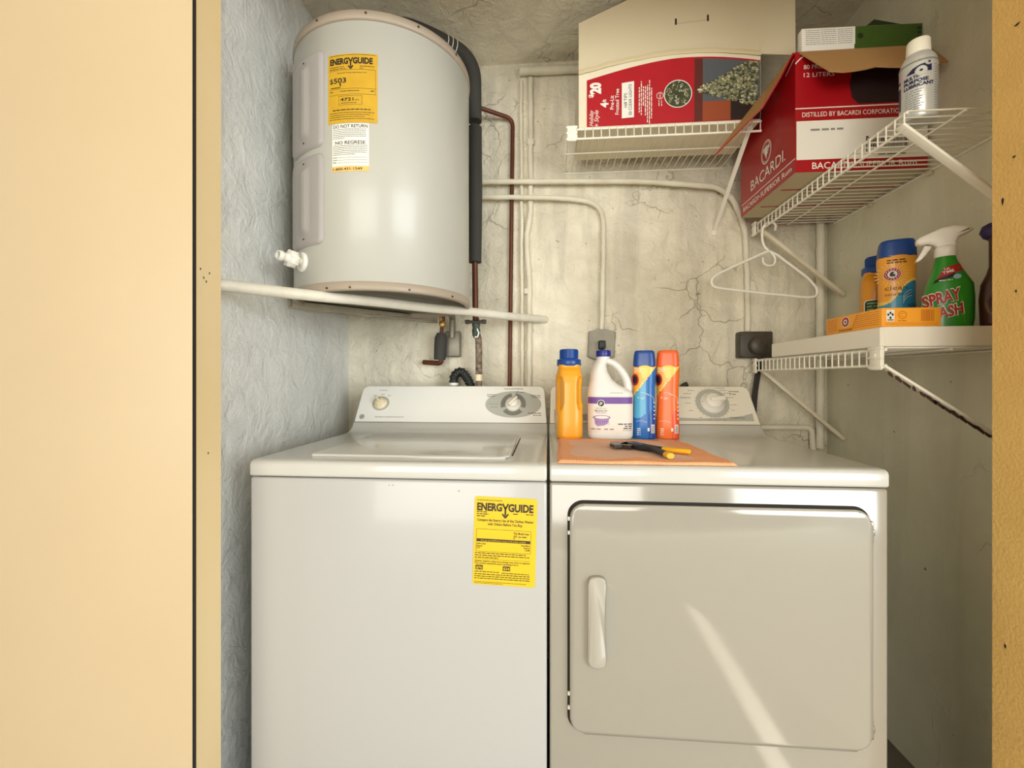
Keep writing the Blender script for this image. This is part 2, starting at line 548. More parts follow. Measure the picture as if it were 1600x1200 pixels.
# chips and old screw holes in the jambs
fn = plane_fn((XJL, YJ1, 0), (0, -1, 0), (0, 0, 1)) if False else plane_fn((XJL, YJ0, 0), (0, 1, 0), (0, 0, 1))
mb = MB(); pr = Print(mb, fn, 0.0006)
for px, py in ((313, 420), (327, 427), (322, 440), (318, 434), (325, 708)):
    q = at_x(px, py, XJL); pr.ell(q.y - YJ0, q.z, 0.0016, 0.0026, 0, 1, 8)
struct(mb.build('trim_1', M_dark)); bpy.data.objects['trim_1'].name = 'trim_1'
fn = plane_fn((XJR, YJ1, 0), (0, -1, 0), (0, 0, 1))
mb = MB(); pr = Print(mb, fn, 0.0006)
for px, py, a, b in ((1567, 315, .002, .007), (1585, 245, .003, .002), (1588, 455, .0015, .003), (1590, 38, .005, .002), (1571, 1010, .002, .004)):
    q = at_x(px, py, XJR)
    if q.y > YJ0: pr.poly([(YJ1 - q.y + a * cos(k) * (1 + .4 * sin(3 * k)), q.z + b * sin(k)) for k in [i * PI / 5 for i in range(10)]], 0, 1)
struct(mb.build('trim_2', M_dark))
# door leaf lying flat against the front wall, left of the opening
d = MB().box((-1.55, -0.1445, 0.01), (-0.6950, -0.1365, 2.12), 0, 0.002)
struct(d.build('door_1', M_door))
# a dark seam strip where leaf meets jamb
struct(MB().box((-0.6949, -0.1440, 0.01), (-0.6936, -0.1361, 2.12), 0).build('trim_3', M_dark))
# unseen slabs added to block the sun, slit to pass one strip of it
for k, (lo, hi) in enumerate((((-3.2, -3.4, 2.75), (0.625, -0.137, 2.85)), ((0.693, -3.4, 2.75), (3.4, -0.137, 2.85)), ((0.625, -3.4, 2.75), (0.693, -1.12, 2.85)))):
    struct(MB().box(lo, hi).build('sun_slit_mask', P_ceil))
# added white strip for a sun streak (seen only mirrored in the dryer door)
sunstrip = MB().box((0.615, -1.20, 0.0), (0.70, -0.22, 0.012), 0, 0.004)
tag(sunstrip.build('sun_streak_strip', M_sunstrip), 'added white curb on the floor outside the closet', 'sunstrip')

# ------------------------------------------------------------------ shared materials
M_enamel = mat('white_enamel', (181, 179, 175), 0.25, coat=0.25, bump=(2.2, 0.06, 0.01))
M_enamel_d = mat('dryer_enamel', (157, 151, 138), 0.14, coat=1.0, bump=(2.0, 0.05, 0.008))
M_deck = mat('white_enamel_top', (200, 198, 190), 0.2, coat=0.4, bump=(3, 0.05, 0.006))
M_console = mat('white_console', (236, 234, 226), 0.3)
M_console_d = mat('cream_console', (232, 225, 206), 0.3)
M_grey = mat('dial_grey', (178, 178, 168), 0.4)
M_dgrey = mat('dial_dark_grey', (120, 120, 112), 0.4)
M_ink = mat('black_ink', (26, 24, 24), 0.5)
M_inkbrown = mat('brown_ink', (56, 44, 22), 0.5)
M_greyink = mat('grey_ink', (140, 138, 130), 0.5)
M_knob = mat('white_knob', (236, 232, 218), 0.3, coat=0.2)
M_knoby = mat('aged_knob', (236, 222, 186), 0.35)
M_yellowlab = mat('energy_label_yellow', (222, 186, 26), 0.45, var=(20, 0.15, (222, 180, 20)))
M_yellowold = mat('aged_label_yellow', (206, 164, 40), 0.45, var=(26, 0.6, (190, 140, 30)))
M_white = mat('white_paper', (236, 232, 220), 0.6)
M_heat = mat('heater_enamel', (186, 185, 175), 0.32, coat=0.15, bump=(7, 0.10, 0.014), var=(3, 0.2, (176, 172, 158)))
M_cap = mat('heater_plastic_tan', (168, 154, 136), 0.42, var=(6, 0.3, (146, 132, 114)))
M_panel = mat('heater_panel_grey', (170, 164, 160), 0.4, var=(8, 0.15, (152, 146, 140)))
M_screw = mat('rusty_screw', (88, 70, 50), 0.5, metal=0.5)
M_pan = mat('heater_pan_grey', (122, 118, 104), 0.7, var=(10, 0.5, (80, 76, 64)))
M_rod = mat('painted_rod', (226, 221, 206), 0.5, var=(14, 0.5, (190, 182, 160)), bump=(40, 0.5, 0.004))
M_foam = mat('black_pipe_foam', (62, 62, 56), 0.75, bump=(80, 0.25, 0.003), var=(4, 0.3, (44, 44, 40)))
M_copper = mat('old_copper', (104, 58, 40), 0.45, metal=0.35, var=(22, 0.5, (66, 38, 28)))
M_brass = mat('brass', (196, 160, 96), 0.35, metal=0.8)
M_verdi = mat('verdigris', (78, 92, 82), 0.6, metal=0.2, var=(40, 0.8, (40, 46, 40)))
M_rustpipe = mat('patchy_pipe', (92, 62, 46), 0.6, var=(60, 0.9, (178, 170, 150)))
M_conduit = mat('conduit_paint', (232, 226, 205), 0.55, var=(12, 0.6, (198, 189, 164)), bump=(30, 0.6, 0.006))
M_rubber = mat('black_rubber', (34, 38, 36), 0.45)
M_box_grey = mat('galvanised_grey', (150, 144, 128), 0.5, metal=0.4, var=(16, 0.6, (96, 90, 78)), bump=(40, 0.4, 0.002))
M_outlet_dark = mat('outlet_brown', (74, 68, 58), 0.45, var=(20, 0.4, (52, 48, 42)))
M_cord = mat('black_cord', (38, 34, 28), 0.5)
M_wire = mat('shelf_wire_white', (242, 238, 222), 0.4, coat=0.2)
M_wire_old = mat('shelf_wire_cream', (226, 216, 190), 0.45, var=(14, 0.5, (176, 158, 122)))
M_rust = mat('rust', (66, 44, 32), 0.8)
M_plast = mat('white_plastic', (240, 236, 224), 0.35, coat=0.2)
M_hanger = mat('hanger_white', (244, 240, 226), 0.3, coat=0.2)


def energy_logo(pr, u, v, w, h, mi):
    """ENERGYGUIDE lettering with its Y carrying an arrow; (u, v) is bottom left"""
    pr.text('ENERG', u, v, h, mi, w=w * 0.445, bold=0.045)
    pr.text('GUIDE', u + w, v, h, mi, w=w * 0.445, align='R', bold=0.045)
    cx = u + w * 0.505
    for sx in (-1, 1): pr.line((cx + sx * w * 0.052, v + h), (cx, v + h * 0.30), w * 0.03, mi, 2)
    pr.line((cx, v + h * 0.45), (cx, v - h * 0.62), w * 0.03, mi, 2)
    for sx in (-1, 1): pr.line((cx + sx * w * 0.055, v - h * 0.35), (cx, v - h * 0.88), w * 0.028, mi, 2)


# ================================================================== WATER HEATER
HC, HR = Vector((-0.5189, 0.4225, 0)), 0.265
HB, HT = 1.331, 2.065
heater = thing('water_heater', 'squat white water heater with yellow label, resting on a painted rod in the corner', 'water heater', (HC.x, HC.y, HB))
MH = Matrix.Translation(HC)
AL0 = math.atan2(CY - HC.y, -HC.x)


def hcyl(u_, z, off, base=0.0):
    a = AL0 + u_ / HR; r = HR + off + base
    return Vector((HC.x + r * cos(a), HC.y + r * sin(a), z))


MB().lathe([(HR - 0.004, 1.352), (HR, 1.356), (HR, 2.034), (HR - 0.004, 2.038)], 96, M=MH).build('tank_jacket', M_heat, heater)
mb = MB().lathe([(HR - 0.004, 2.038), (HR + 0.001, 2.038), (HR + 0.003, 2.044), (HR + 0.002, HT - 0.004), (HR - 0.008, HT), (0.0, HT + 0.006)], 96, M=MH, cap=False)
cap_ = mb.build('top_cap', M_cap, heater)
mb = MB().lathe([(HR - 0.006, 1.350), (HR - 0.010, HB), (HR + 0.002, HB), (HR + 0.004, HB + 0.004), (HR + 0.004, 1.352), (HR - 0.002, 1.356)], 96, M=MH, cap=False)
rim = mb.build('bottom_rim', M_cap, heater)
MB().lathe([(HR - 0.007, 1.349), (HR - 0.007, 1.351)], 64, M=MH).build('base_pan', M_pan, heater)


def screw(u_, z, par, r=0.0028, base=0.0):
    c = hcyl(u_, z, 0.0, base); c2 = hcyl(u_, z, 0.0025, base)
    return MB().tube([c, c2], r, 10).build('screw', M_screw, par)


for u_ in (-0.19, -0.05, 0.085, 0.22): screw(u_, 2.052, cap_, base=0.0025)
for u_ in (-0.155, -0.09, 0.06, 0.20): screw(u_, 1.338, rim, base=0.004)


def panel(z0, z1):
    """raised moulded cover with a vertical ridge, rounded on its outer corner"""
    mb = MB(); u0, u1 = -HR * R(70), -HR * R(36.5); nu, nv = 26, 40; r = 0.018; grid = []
    def inside(a, b):
        dx, dz = max(0, r - (a - u0), r - (u1 - a)), max(0, r - (b - z0), r - (z1 - b))
        return dx, dz
    vs, fs = [], []
    for j in range(nv + 1):
        for i in range(nu + 1):
            a, b = u0 + (u1 - u0) * i / nu, z0 + (z1 - z0) * j / nv
            dx, dz = inside(a, b)
            if dx > 0 and dz > 0:
                L = math.hypot(dx, dz)
                if L > r:
                    k = r / L; a += (dx - dx * k) * (1 if a < (u0 + u1) / 2 else -1); b += (dz - dz * k) * (1 if b < (z0 + z1) / 2 else -1)
            e = min(a - u0, u1 - a, b - z0, z1 - b); e = max(e, 0)
            if (dx > 0 and dz > 0): e = max(0.0, r - math.hypot(*inside(a, b)))
            t = min(1, e / 0.006); h = 0.007 * math.sin(t * PI / 2)
            # centre ridge
            c = (a - (u0 * .42 + u1 * .58)) / 0.017; q = min(1, max(0, (min(b - z0, z1 - b) - 0.030) / 0.014))
            h += 0.008 * q * max(0.0, 1 - abs(c) ** 4) if abs(c) < 1 else 0
            vs.append(hcyl(a, b, h + 0.0006))
    for j in range(nv):
        for i in range(nu):
            k = j * (nu + 1) + i; fs.append((k, k + 1, k + nu + 2, k + nu + 1))
    mb.add(vs, fs, 0, True)
    p = mb.build('access_panel', M_panel, heater)
    for zz in (z0 + 0.02, z1 - 0.02): screw((u0 * .45 + u1 * .55), zz, p, 0.0022, 0.007)
    return p


panel(1.716, 1.972)
panel(1.457, 1.700)

mb = MB(); pr = Print(mb, hcyl, 0.0004, strip=0.012)      # 0 yellow 1 ink 2 white 3 orange
L0, L1, ZA, ZB_ = -HR * R(33.3), -HR * R(4.5), 1.768, 1.948
LW = L1 - L0
pr.rect(L0, ZA, L1, ZB_, 0, 1, 0.012)
energy_logo(pr, L0 + 0.006, ZB_ - 0.026, LW - 0.018, 0.0155, 1)
pr.micro(L0 + 0.004, L1 - 0.004, ZB_ - 0.004, 0.0012, 1, 2, 3)
pr.micro(L0 + 0.006, L0 + 0.046, ZB_ - 0.034, 0.0016, 1, 2, 4); pr.micro(L0 + 0.006, L0 + 0.050, ZB_ - 0.039, 0.0016, 1, 2, 5)
pr.micro(L0 + 0.088, L1 - 0.008, ZB_ - 0.034, 0.0016, 1, 2, 6); pr.micro(L0 + 0.088, L0 + 0.098, ZB_ - 0.039, 0.0016, 1, 2, 7)
for z in (1.906, 1.857): pr.line((L0 + 0.004, z), (L1 - 0.004, z), 0.0006, 1, 2, 10)
for z in (1.842,): pr.line((L0 + 0.004, z), (L1 - 0.004, z), 0.0006, 1, 2, 10)
pr.line((L1 - 0.005, 1.842), (L1 - 0.005, 1.906), 0.0006, 1, 2)
pr.text('Estimated Yearly Operating Cost', L0 + LW / 2, 1.897, 0.0035, 1, w=0.078, align='C')
pr.text('$', L0 + 0.006, 1.873, 0.0135, 1, w=0.009, bold=0.01); pr.text('503', L0 + 0.017, 1.873, 0.0135, 1, w=0.035, bold=0.02)
pr.line((L0 + 0.008, 1.861), (L0 + 0.036, 1.861), 0.002, 1, 2, 3)
pr.poly([(L0 + 0.033, 1.871), (L0 + 0.036, 1.862), (L0 + 0.039, 1.871)], 1, 2)
pr.micro(L0 + 0.036, L0 + 0.086, 1.850, 0.0016, 1, 2, 8); pr.micro(L0 + 0.006, L0 + 0.016, 1.850, 0.002, 1, 2, 9); pr.micro(L1 - 0.018, L1 - 0.008, 1.850, 0.002, 1, 2, 19)
for a, b in (((0.032, 1.815), (0.094, 1.815)), ((0.032, 1.838), (0.094, 1.838)), ((0.032, 1.815), (0.032, 1.838)), ((0.094, 1.815), (0.094, 1.838))):
    pr.line((L0 + a[0], a[1]), (L0 + b[0], b[1]), 0.0006, 1, 2, 5)
pr.text('4721', L0 + 0.036, 1.825, 0.0085, 1, w=0.036, bold=0.02); pr.text('kWh', L0 + 0.075, 1.825, 0.004, 1)
pr.micro(L0 + 0.038, L0 + 0.080, 1.819, 0.0014, 1, 2, 10)
pr.micro(L0 + 0.014, L1 - 0.018, 1.801, 0.0024, 1, 2, 11)
for k in range(4): pr.micro(L0 + 0.005, L1 - 0.008 - 0.012 * (k % 3), 1.794 - 0.0055 * k, 0.0013, 1, 2, 12 + k)
lab = mb.build('energy_label', [M_yellowold, M_ink], heater); lab['label'] = 'yellow energy guide label'
mb = MB(); pr = Print(mb, hcyl, 0.0004, strip=0.012)
S0, S1, SZ0, SZ1 = -HR * R(30.6), -HR * R(9.2), 1.641, 1.766
SW = S1 - S0
pr.rect(S0, SZ0, S1, SZ1, 0, 1, 0.012)
pr.rect(S0, SZ0, S1, SZ0 + 0.014, 2, 2, 0.012)
pr.text('DO NOT RETURN', S0 + SW / 2, SZ1 - 0.011, 0.0088, 1, w=SW * 0.93, align='C', bold=0.012)
for k in range(6): pr.micro(S0 + 0.003, S1 - 0.003 - (0.06 if k == 5 else 0.004), SZ1 - 0.0155 - 0.0046 * k, 0.0012, 1, 2, 30 + k)
pr.text('NO REGRESE', S0 + SW / 2, SZ1 - 0.0535, 0.0088, 1, w=SW * 0.82, align='C', bold=0.012)
for k in range(6): pr.micro(S0 + 0.003, S1 - 0.004 - (0.03 if k == 5 else 0), SZ1 - 0.058 - 0.0046 * k, 0.0012, 1, 2, 40 + k)
for k in range(3):
    pr.micro(S0 + 0.003, S0 + 0.014, SZ1 - 0.0885 - 0.0065 * k, 0.0016, 1, 2, 50 + k)
    pr.line((S0 + 0.016, SZ1 - 0.0885 - 0.0065 * k), (S1 - 0.003, SZ1 - 0.0885 - 0.0065 * k), 0.0005, 1, 2, 8)
pr.text('1-800-431-1549', S0 + 0.003, SZ0 + 0.0035, 0.0068, 1, w=SW * 0.80, bold=0.012, layer=3)
M_orange_strip = mat('orange_strip', (240, 190, 110), 0.5)
lab = mb.build('warning_sticker', [M_white, M_ink, M_orange_strip], heater); lab['label'] = 'white sticker with an orange phone number strip'

# drain valve, pointing out to the front left
va = AL0 - R(56); vd = Vector((cos(va), sin(va), 0)); vd2 = Vector((-0.42, -0.90, 0.05)).normalized()
vb = Vector((HC.x, HC.y, 1.42)) + vd * HR
q = vd2.to_track_quat('Z', 'Y').to_matrix().to_4x4(); MV = Matrix.Translation(vb) @ q
mb = MB().lathe([(0.026, -0.004), (0.028, 0.004), (0.022, 0.007)], 28, M=Matrix.Translation(vb) @ vd.to_track_quat('Z', 'Y').to_matrix().to_4x4())
mb.lathe([(0.011, 0.0), (0.011, 0.022), (0.019, 0.022), (0.0225, 0.026), (0.0225, 0.040), (0.018, 0.044), (0.013, 0.044), (0.012, 0.052), (0.0125, 0.060), (0.014, 0.061), (0.014, 0.066), (0.0125, 0.067), (0.0125, 0.072), (0.009, 0.072), (0.009, 0.060)], 16, M=MV)
for k in range(8):
    a = 2 * PI * k / 8; mb.bar(MV @ Vector((0.0195 * cos(a), 0.0195 * sin(a), 0.024)), MV @ Vector((0.0195 * cos(a), 0.0195 * sin(a), 0.043)), 0.006, 0.006, 0)
v_ = mb.build('drain_valve', M_plast, heater); v_['label'] = 'white plastic drain valve'

# rod that carries the heater
ra, rb = Vector((XL + 0.001, -0.044, 1.315)), Vector((-0.011, YB - 0.001, 1.331))
rod = MB().tube([ra + (rb - ra) * (k / 12) + Vector((0, 0, 0.0012 * sin(k * 1.7))) for k in range(13)], 0.0145, 20).build('support_rod', M_rod)
tag(rod, 'long white painted rod crossing the left corner below the water heater, wall to wall', 'rod')
mb = MB().bar((XL + 0.001, 0.372, 1.3345), (-0.449, YB - 0.002, 1.3345), 0.030, 0.022, 0, bevel=0.003)
rr = random.Random(4)
for k in range(16):
    t = (k + .5) / 16; p = Vector((XL, 0.36, 1.325)).lerp(Vector((-0.44, YB - 0.012, 1.325)), t)
    mb.tube([p + Vector((-.012, -.012, 0)), p + Vector((.012, .010, rr.uniform(-.003, .003)))], rr.uniform(.004, .007), 6)
tag(mb.build('support_beam', mat('grey_painted_beam', (176, 168, 148), 0.7, var=(14, 0.6, (120, 112, 96)))), 'lumpy grey painted beam behind the rod, under the back of the water heater', 'beam')

# ================================================================== PIPES
ip = thing('insulated_pipe', 'thick black foam covered pipe rising behind the water heater and bending over its top', 'pipe', at_y(742, 410, 0.66))
path = round_path([at_y(742, 190, .66), at_y(741, 92, .66), (-0.40, 0.54, 2.285), (-0.515, 0.45, 2.27), (-0.52, 0.445, 2.076)], 0.12, 8)
MB().tube(path, 0.0255, 24).build('foam_sleeve', M_foam, ip)
z0, z1 = at_y(742, 410, .66), at_y(742, 197, .66)
MB().tube([z0, z0.lerp(z1, .5) + Vector((.002, 0, 0)), z1 - Vector((0, 0, .006)), z1], [0.0245, 0.0255, 0.0255, 0.018], 24).build('foam_sleeve', M_foam, ip)
mb = MB()
for k in (0, 1, 2):
    c = path[9 + k] if k < 2 else path[11]; dr = (path[10 + k] - path[9 + k]).normalized()
    Mx = Matrix.Translation(c) @ dr.to_track_quat('Z', 'Y').to_matrix().to_4x4()
    mb.lathe([(0.0258, 0), (0.0266, 0.0015), (0.0258, 0.003)], 24, M=Mx, cap=False)
MB.build(mb, 'tie_wrap', M_plast, ip)
p0, p1 = at_y(743, 500, .66), at_y(742, 408, .66)
cp = MB().tube([p0, p1], 0.011, 16).build('copper_riser', M_copper, ip)
# valve and wall pipe
gv = thing('gate_valve', 'green tarnished shutoff valve on a patchy brown pipe, under the black foam pipe', 'valve', at_y(748, 590, .70))
vc = at_y(744, 512, .665)
MB().lathe([(0.010, -.035), (0.014, -.03), (0.016, -.01), (0.013, 0.0), (0.016, 0.012), (0.012, 0.024), (0.011, 0.035)], 16, M=Matrix.Translation(vc)).build('valve_body', M_verdi, gv)
mb = MB().tube([vc + Vector((-.030, -.012, .020)), vc + Vector((.030, -.012, .020))], [0.006, 0.006], 12)
for sx in (-1, 1): mb.box(vc + Vector((sx * .030 - .010, -.017, .012)), vc + Vector((sx * .030 + .010, -.007, .028)), 0, 0.004)
mb.build('handle', M_outlet_dark, gv)
mb = MB().tube([vc + Vector((.006, -.018, -.006)), vc + Vector((.013, -.019, -.022)), vc + Vector((.008, -.019, -.036)), vc + Vector((-.002, -.018, -.036))], 0.003, 8)
mb.build('wire_loop', M_plast, gv)
q0, q1, q2 = vc - Vector((0, 0, .03)), at_y(748, 535, .69), at_y(748, 625, .69)
MB().tube(smooth_path([q0, q1, q2], 5), 0.0125, 14).build('patchy_pipe', M_rustpipe, gv)
w = at_y(748, 590, .69); MB().lathe([(0.0145, -.012), (0.0145, .012)], 16, M=Matrix.Translation(w)).build('collar', M_knoby, gv)

cl = MB().tube(round_path([at_y(748, 168, .70), at_y(801, 186, .768), at_y(796, 625, .768)], 0.03, 6), 0.0080, 12)
tag(cl.build('copper_pipe', M_copper), 'thin dark copper pipe running down the back wall between heater and conduits', 'pipe')


def conduit(label, pts, r, bend=0.05, lumps=()):
    dp = []
    for q0_, q1_ in zip(*(lambda P: (P, P[1:]))(round_path(pts, bend, 8))):
        k_ = max(1, int((q1_ - q0_).length / .03)); dp += [q0_.lerp(q1_, i / k_) for i in range(k_)]
    dp.append(Vector(pts[-1])); jr = random.Random(len(label) + int(r * 1e4))
    mb = MB().tube([p + Vector((jr.uniform(-.0012, .0012), 0, jr.uniform(-.0008, .0008))) for p in dp], [r * jr.uniform(.93, 1.06) for _ in dp], 14)
    for p in lumps:
        mb.box(Vector(p) - Vector((r * 1.3, r * .9, .012)), Vector(p) + Vector((r * 1.3, r * 0.9, .012)), 0, 0.005)
    o = mb.build('electrical_conduit', M_conduit); tag(o, label, 'conduit', 'painted conduits on the back wall'); return o


YC = YB - 0.0135
conduit('long vertical painted conduit on the back wall, down past the rod end', [at_y(829, 122, YC), at_y(829, 330, YC), at_y(822, 370, YC), at_y(827, 440, YC), at_y(827, 640, YC)], 0.0105, 0.04, [at_y(824, 455, YC), at_y(829, 222, YC)])
conduit('thinner vertical painted pipe just left of the long conduit', [at_y(814, 126, YC), at_y(816, 640, YC)], 0.0075)
YC2 = YB - 0.0365
conduit('horizontal painted conduit on the back wall that bends down to the dark round outlet', [at_y(752, 284, YC2), at_y(1000, 283, YC2), at_y(1135, 293, YC2), at_y(1163, 345, YC), at_y(1168, 440, YC), at_y(1168, 518, YC)], 0.0105, 0.07, [])
conduit('lower horizontal painted conduit curving down to the grey outlet behind the bleach', [at_y(752, 308, YC2), at_y(880, 309, YC2), at_y(942, 318, YC), at_y(943, 380, YC), at_y(940, 515, YC)], 0.0095, 0.10)
conduit('short fat painted pipe along the top of the back wall behind the tree box', [at_y(812, 112, YB - .020), at_y(1000, 103, YB - .020)], 0.016)
conduit('vertical painted pipe beside the right corner behind the shelf braces', [at_y(1282, 330, YB - .0165), at_y(1281, 700, YB - .0165)], 0.0135)
mb = MB().tube(round_path([at_y(1188, 668, YB - .014), at_y(1268, 668, YB - .014), at_y(1270, 705, YB - .014)], .02, 4), 0.010, 10)
tag(mb.build('drain_pipe', M_conduit), 'stained low pipe turning down behind the right end of the dryer', 'pipe')

# left cluster under the heater
fs_ = thing('insulated_elbow', 'short black foam sleeve on a copper elbow under the heater', 'pipe', at_y(688, 565, .72))
a0, a1 = at_y(687, 562, .72), at_y(689, 522, .72)
MB().tube([a0, a0.lerp(a1, .5), a0.lerp(a1, .85), a1 + Vector((0, 0, .004))], [.0225, .0235, .0235, .015], 20).build('foam_sleeve', M_foam, fs_)
MB().tube(round_path([at_y(662, 566, .755), at_y(690, 568, .72), at_y(690, 552, .72)], .02, 6), 0.0095, 12).build('copper_elbow', M_copper, fs_)
MB().tube([a1 - Vector((0, 0, .01)), at_y(693, 490, .70)], 0.0075, 12).build('copper_riser', M_copper, fs_)
MB().lathe([(.010, -.02), (.013, -.016), (.013, 0), (.010, .002), (.012, .006), (.012, .02)], 8, M=Matrix.Translation(at_y(691, 503, .71))).build('brass_fitting', M_brass, fs_)
jb = thing('junction_box', 'galvanised grey junction box with a ribbed flexible conduit, below the water heater', 'junction box', at_y(708, 540, .76))
b0, b1 = at_y(697, 558, .765), at_y(720, 518, .765)
MB().box((b0.x, .745, b0.z), (b1.x, YB - .0005, b1.z), 0, 0.006).build('box_cover', M_box_grey, jb)
pp = smooth_path([at_y(706, 528, .742), at_y(707, 500, .735), at_y(705, 492, .71)], 14)
MB().tube(pp, [0.011 + 0.0014 * (k % 2) for k in range(len(pp))], 14).build('flexible_conduit', M_box_grey, jb)
dh = thing('drain_hose', 'black corrugated drain hose arching into a white standpipe behind the washer', 'hose', at_y(712, 610, .72))
hp = smooth_path([at_y(709, 606, .72), at_y(710, 588, .72), at_y(720, 581, .72), at_y(729, 590, .72), at_y(736, 604, .72), at_y(742, 625, .72)], 12)
MB().tube(hp, [0.0155 + 0.0028 * ((k // 2) % 2) for k in range(len(hp))], 16).build('corrugated_hose', M_rubber, dh)
s0 = at_y(709, 640, .72); MB().tube([s0, at_y(709, 598, .72)], 0.018, 18).build('standpipe', M_plast, dh)
# stub of black hose behind the dryer
mb = MB().tube(smooth_path([at_y(1060, 614, .72), at_y(1066, 604, .72), at_y(1074, 600, .72)], 5), 0.009, 10)
mb.tube([at_y(1060, 640, .72), at_y(1061, 612, .72)], 0.011, 10)
tag(mb.build('hose_end', M_rubber), 'dark hose end poking up behind the dryer control panel', 'hose')

# outlets
ob = thing('wall_outlet', 'grey metal outlet plate with a black plug, on the back wall behind the bleach', 'outlet', at_y(940, 540, YB))
pl = [at_y(x, y, .768) for x, y in ((920, 518), (931, 516), (940, 512), (949, 516), (962, 519), (960, 558), (950, 562), (929, 562), (918, 557))]
mb = MB(); mb.prism([(p.x, p.z) for p in pl], (0, YB - .001, 0), (1, 0, 0), (0, 0, 1), 0.014, 0, 0.003)
mb.build('cover_plate', M_box_grey, ob)
c = at_y(940, 540, .76)
MB().box((c.x - .013, .738, c.z - .014), (c.x + .013, .768, c.z + .018), 0, 0.004).tube(smooth_path([c + Vector((0, -.012, 0)), c + Vector((0, -.025, -.03)), c + Vector((.002, -.03, -.08)), c + Vector((.01, -.03, -.2))], 6), .006, 10).build('plug', M_rubber, ob)
ro = thing('dryer_outlet', 'dark brown square outlet with a big round dryer plug, left of the lower shelf', 'outlet', at_y(1176, 540, YB))
b0, b1 = at_y(1150, 560, .77), at_y(1201, 519, .77)
MB().box((b0.x, .735, b0.z), (b1.x, YB - .0005, b1.z), 0, 0.006).build('outlet_box', M_outlet_dark, ro)
c = at_y(1185, 540, .72); MB().lathe([(.031, 0), (.031, .022), (.028, .027), (0, .027)], 28, M=Matrix.Translation((c.x, .735, c.z)) @ Matrix.Rotation(R(90), 4, 'X')).build('round_plug', M_outlet_dark, ro)
for px, py in ((1157, 524), (1196, 524), (1157, 556), (1196, 556)):
    c = at_y(px, py, .735); MB().lathe([(.003, 0), (.003, .002), (0, .002)], 8, M=Matrix.Translation((c.x, .735, c.z)) @ Matrix.Rotation(R(90), 4, 'X')).build('screw', M_screw, ro)
mb = MB(); cpth = [at_y(1184, 586, .75), at_y(1180, 612, .745), at_y(1178, 640, .74), at_y(1176, 690, .735)]
cpth = [at_y(1186, 556, .728), at_y(1186, 572, .728)] + cpth[:]
for k in (-1, 0, 1): mb.tube([p + Vector((k * .006, 0, 0)) for p in smooth_path(cpth, 5)], 0.0042, 8)
mb.build('power_cord', M_cord, ro)

# ================================================================== WASHER AND DRYER
CN0, CN1 = Vector((0, 0.543, 0.950)), Vector((0, 0.618, 1.074))     # control panel face, bottom and top
CV = (CN1 - CN0).normalized()


def machine(kind, label, x0, x1, m_body, m_top, m_con, cat, printer):
    root = thing(kind, label, cat, ((x0 + x1) / 2, 0.33, 0))
    MB().box((x0, 0.004, 0.02), (x1, 0.66, 0.8755), 0, 0.006, 3).build('cabinet', m_body, root)
    MB().box((x0 + .03, 0.05, 0.0), (x1 - .03, 0.62, 0.03)).build('base_frame', M_dark, root)
    # top deck: section in y-z with rounded front, dished rise to the control panel
    sec = [(0.66, 0.8785), (0.004, 0.8785), (0.001, 0.8805), (0.0, 0.884), (0.0, 0.905), (0.003, 0.911), (0.010, 0.9145), (0.03, 0.915),
           (0.47, 0.917), (0.495, 0.919), (0.515, 0.925), (0.530, 0.935), (0.540, 0.947), (0.543, 0.9485), (0.66, 0.9485)]
    b = bmesh.new(); n = len(sec)
    A = [b.verts.new((x0, y, z)) for y, z in sec]; B = [b.verts.new((x1, y, z)) for y, z in sec]
    fa = b.faces.new(A[::-1]); fb = b.faces.new(B)
    for i in range(n): b.faces.new((A[i], A[(i + 1) % n], B[(i + 1) % n], B[i]))
    bmesh.ops.recalc_face_normals(b, faces=b.faces[:])
    bmesh.ops.bevel(b, geom=list(fa.edges) + list(fb.edges), offset=0.005, segments=3, profile=0.5, affect='EDGES')
    MB().bm(b, 0, True).build('top_deck', m_top, root)
    # control panel: tapered trapezoid, thick wedge behind
    t = 0.008; b = bmesh.new(); L = (CN1 - CN0).length
    xa0, xa1, xb0, xb1 = x0 + 0.002, x1 - 0.002, x0 + 0.006, x1 - 0.012
    v = [b.verts.new(p) for p in ((xa0, CN0.y, CN0.z), (xa1, CN0.y, CN0.z), (xb1, CN1.y, CN1.z), (xb0, CN1.y, CN1.z),
                                  (xa0, 0.665, 0.950), (xa1, 0.665, 0.950), (xb1, 0.668, 1.066), (xb0, 0.668, 1.066))]
    for f in ((0, 1, 2, 3), (5, 4, 7, 6), (3, 2, 6, 7), (1, 0, 4, 5), (0, 3, 7, 4), (2, 1, 5, 6)): b.faces.new([v[i] for i in f])
    bmesh.ops.recalc_face_normals(b, faces=b.faces[:])
    top = [e for e in b.edges if abs(e.verts[0].co.x - e.verts[1].co.x) < .02 and min(e.verts[0].co.z, e.verts[1].co.z) > 1.0]
    bmesh.ops.bevel(b, geom=top, offset=0.02, segments=5, profile=0.5, affect='EDGES')
    es = [e for e in b.edges if e.calc_face_angle(0) > R(40)]
    bmesh.ops.bevel(b, geom=es, offset=0.003, segments=2, profile=0.5, affect='EDGES')
    mbc = MB().bm(b, 0, False); inks = printer(mbc)
    con = mbc.build('control_panel', [m_con] + inks, root)
    return root, con


def con_fn(x): return plane_fn((x, CN0.y, CN0.z), (1, 0, 0), CV)


def con_pt(x, v, off=0.0): return con_fn(0)(x, v, off)


CNQ = Vector((1, 0, 0)).cross(CV)


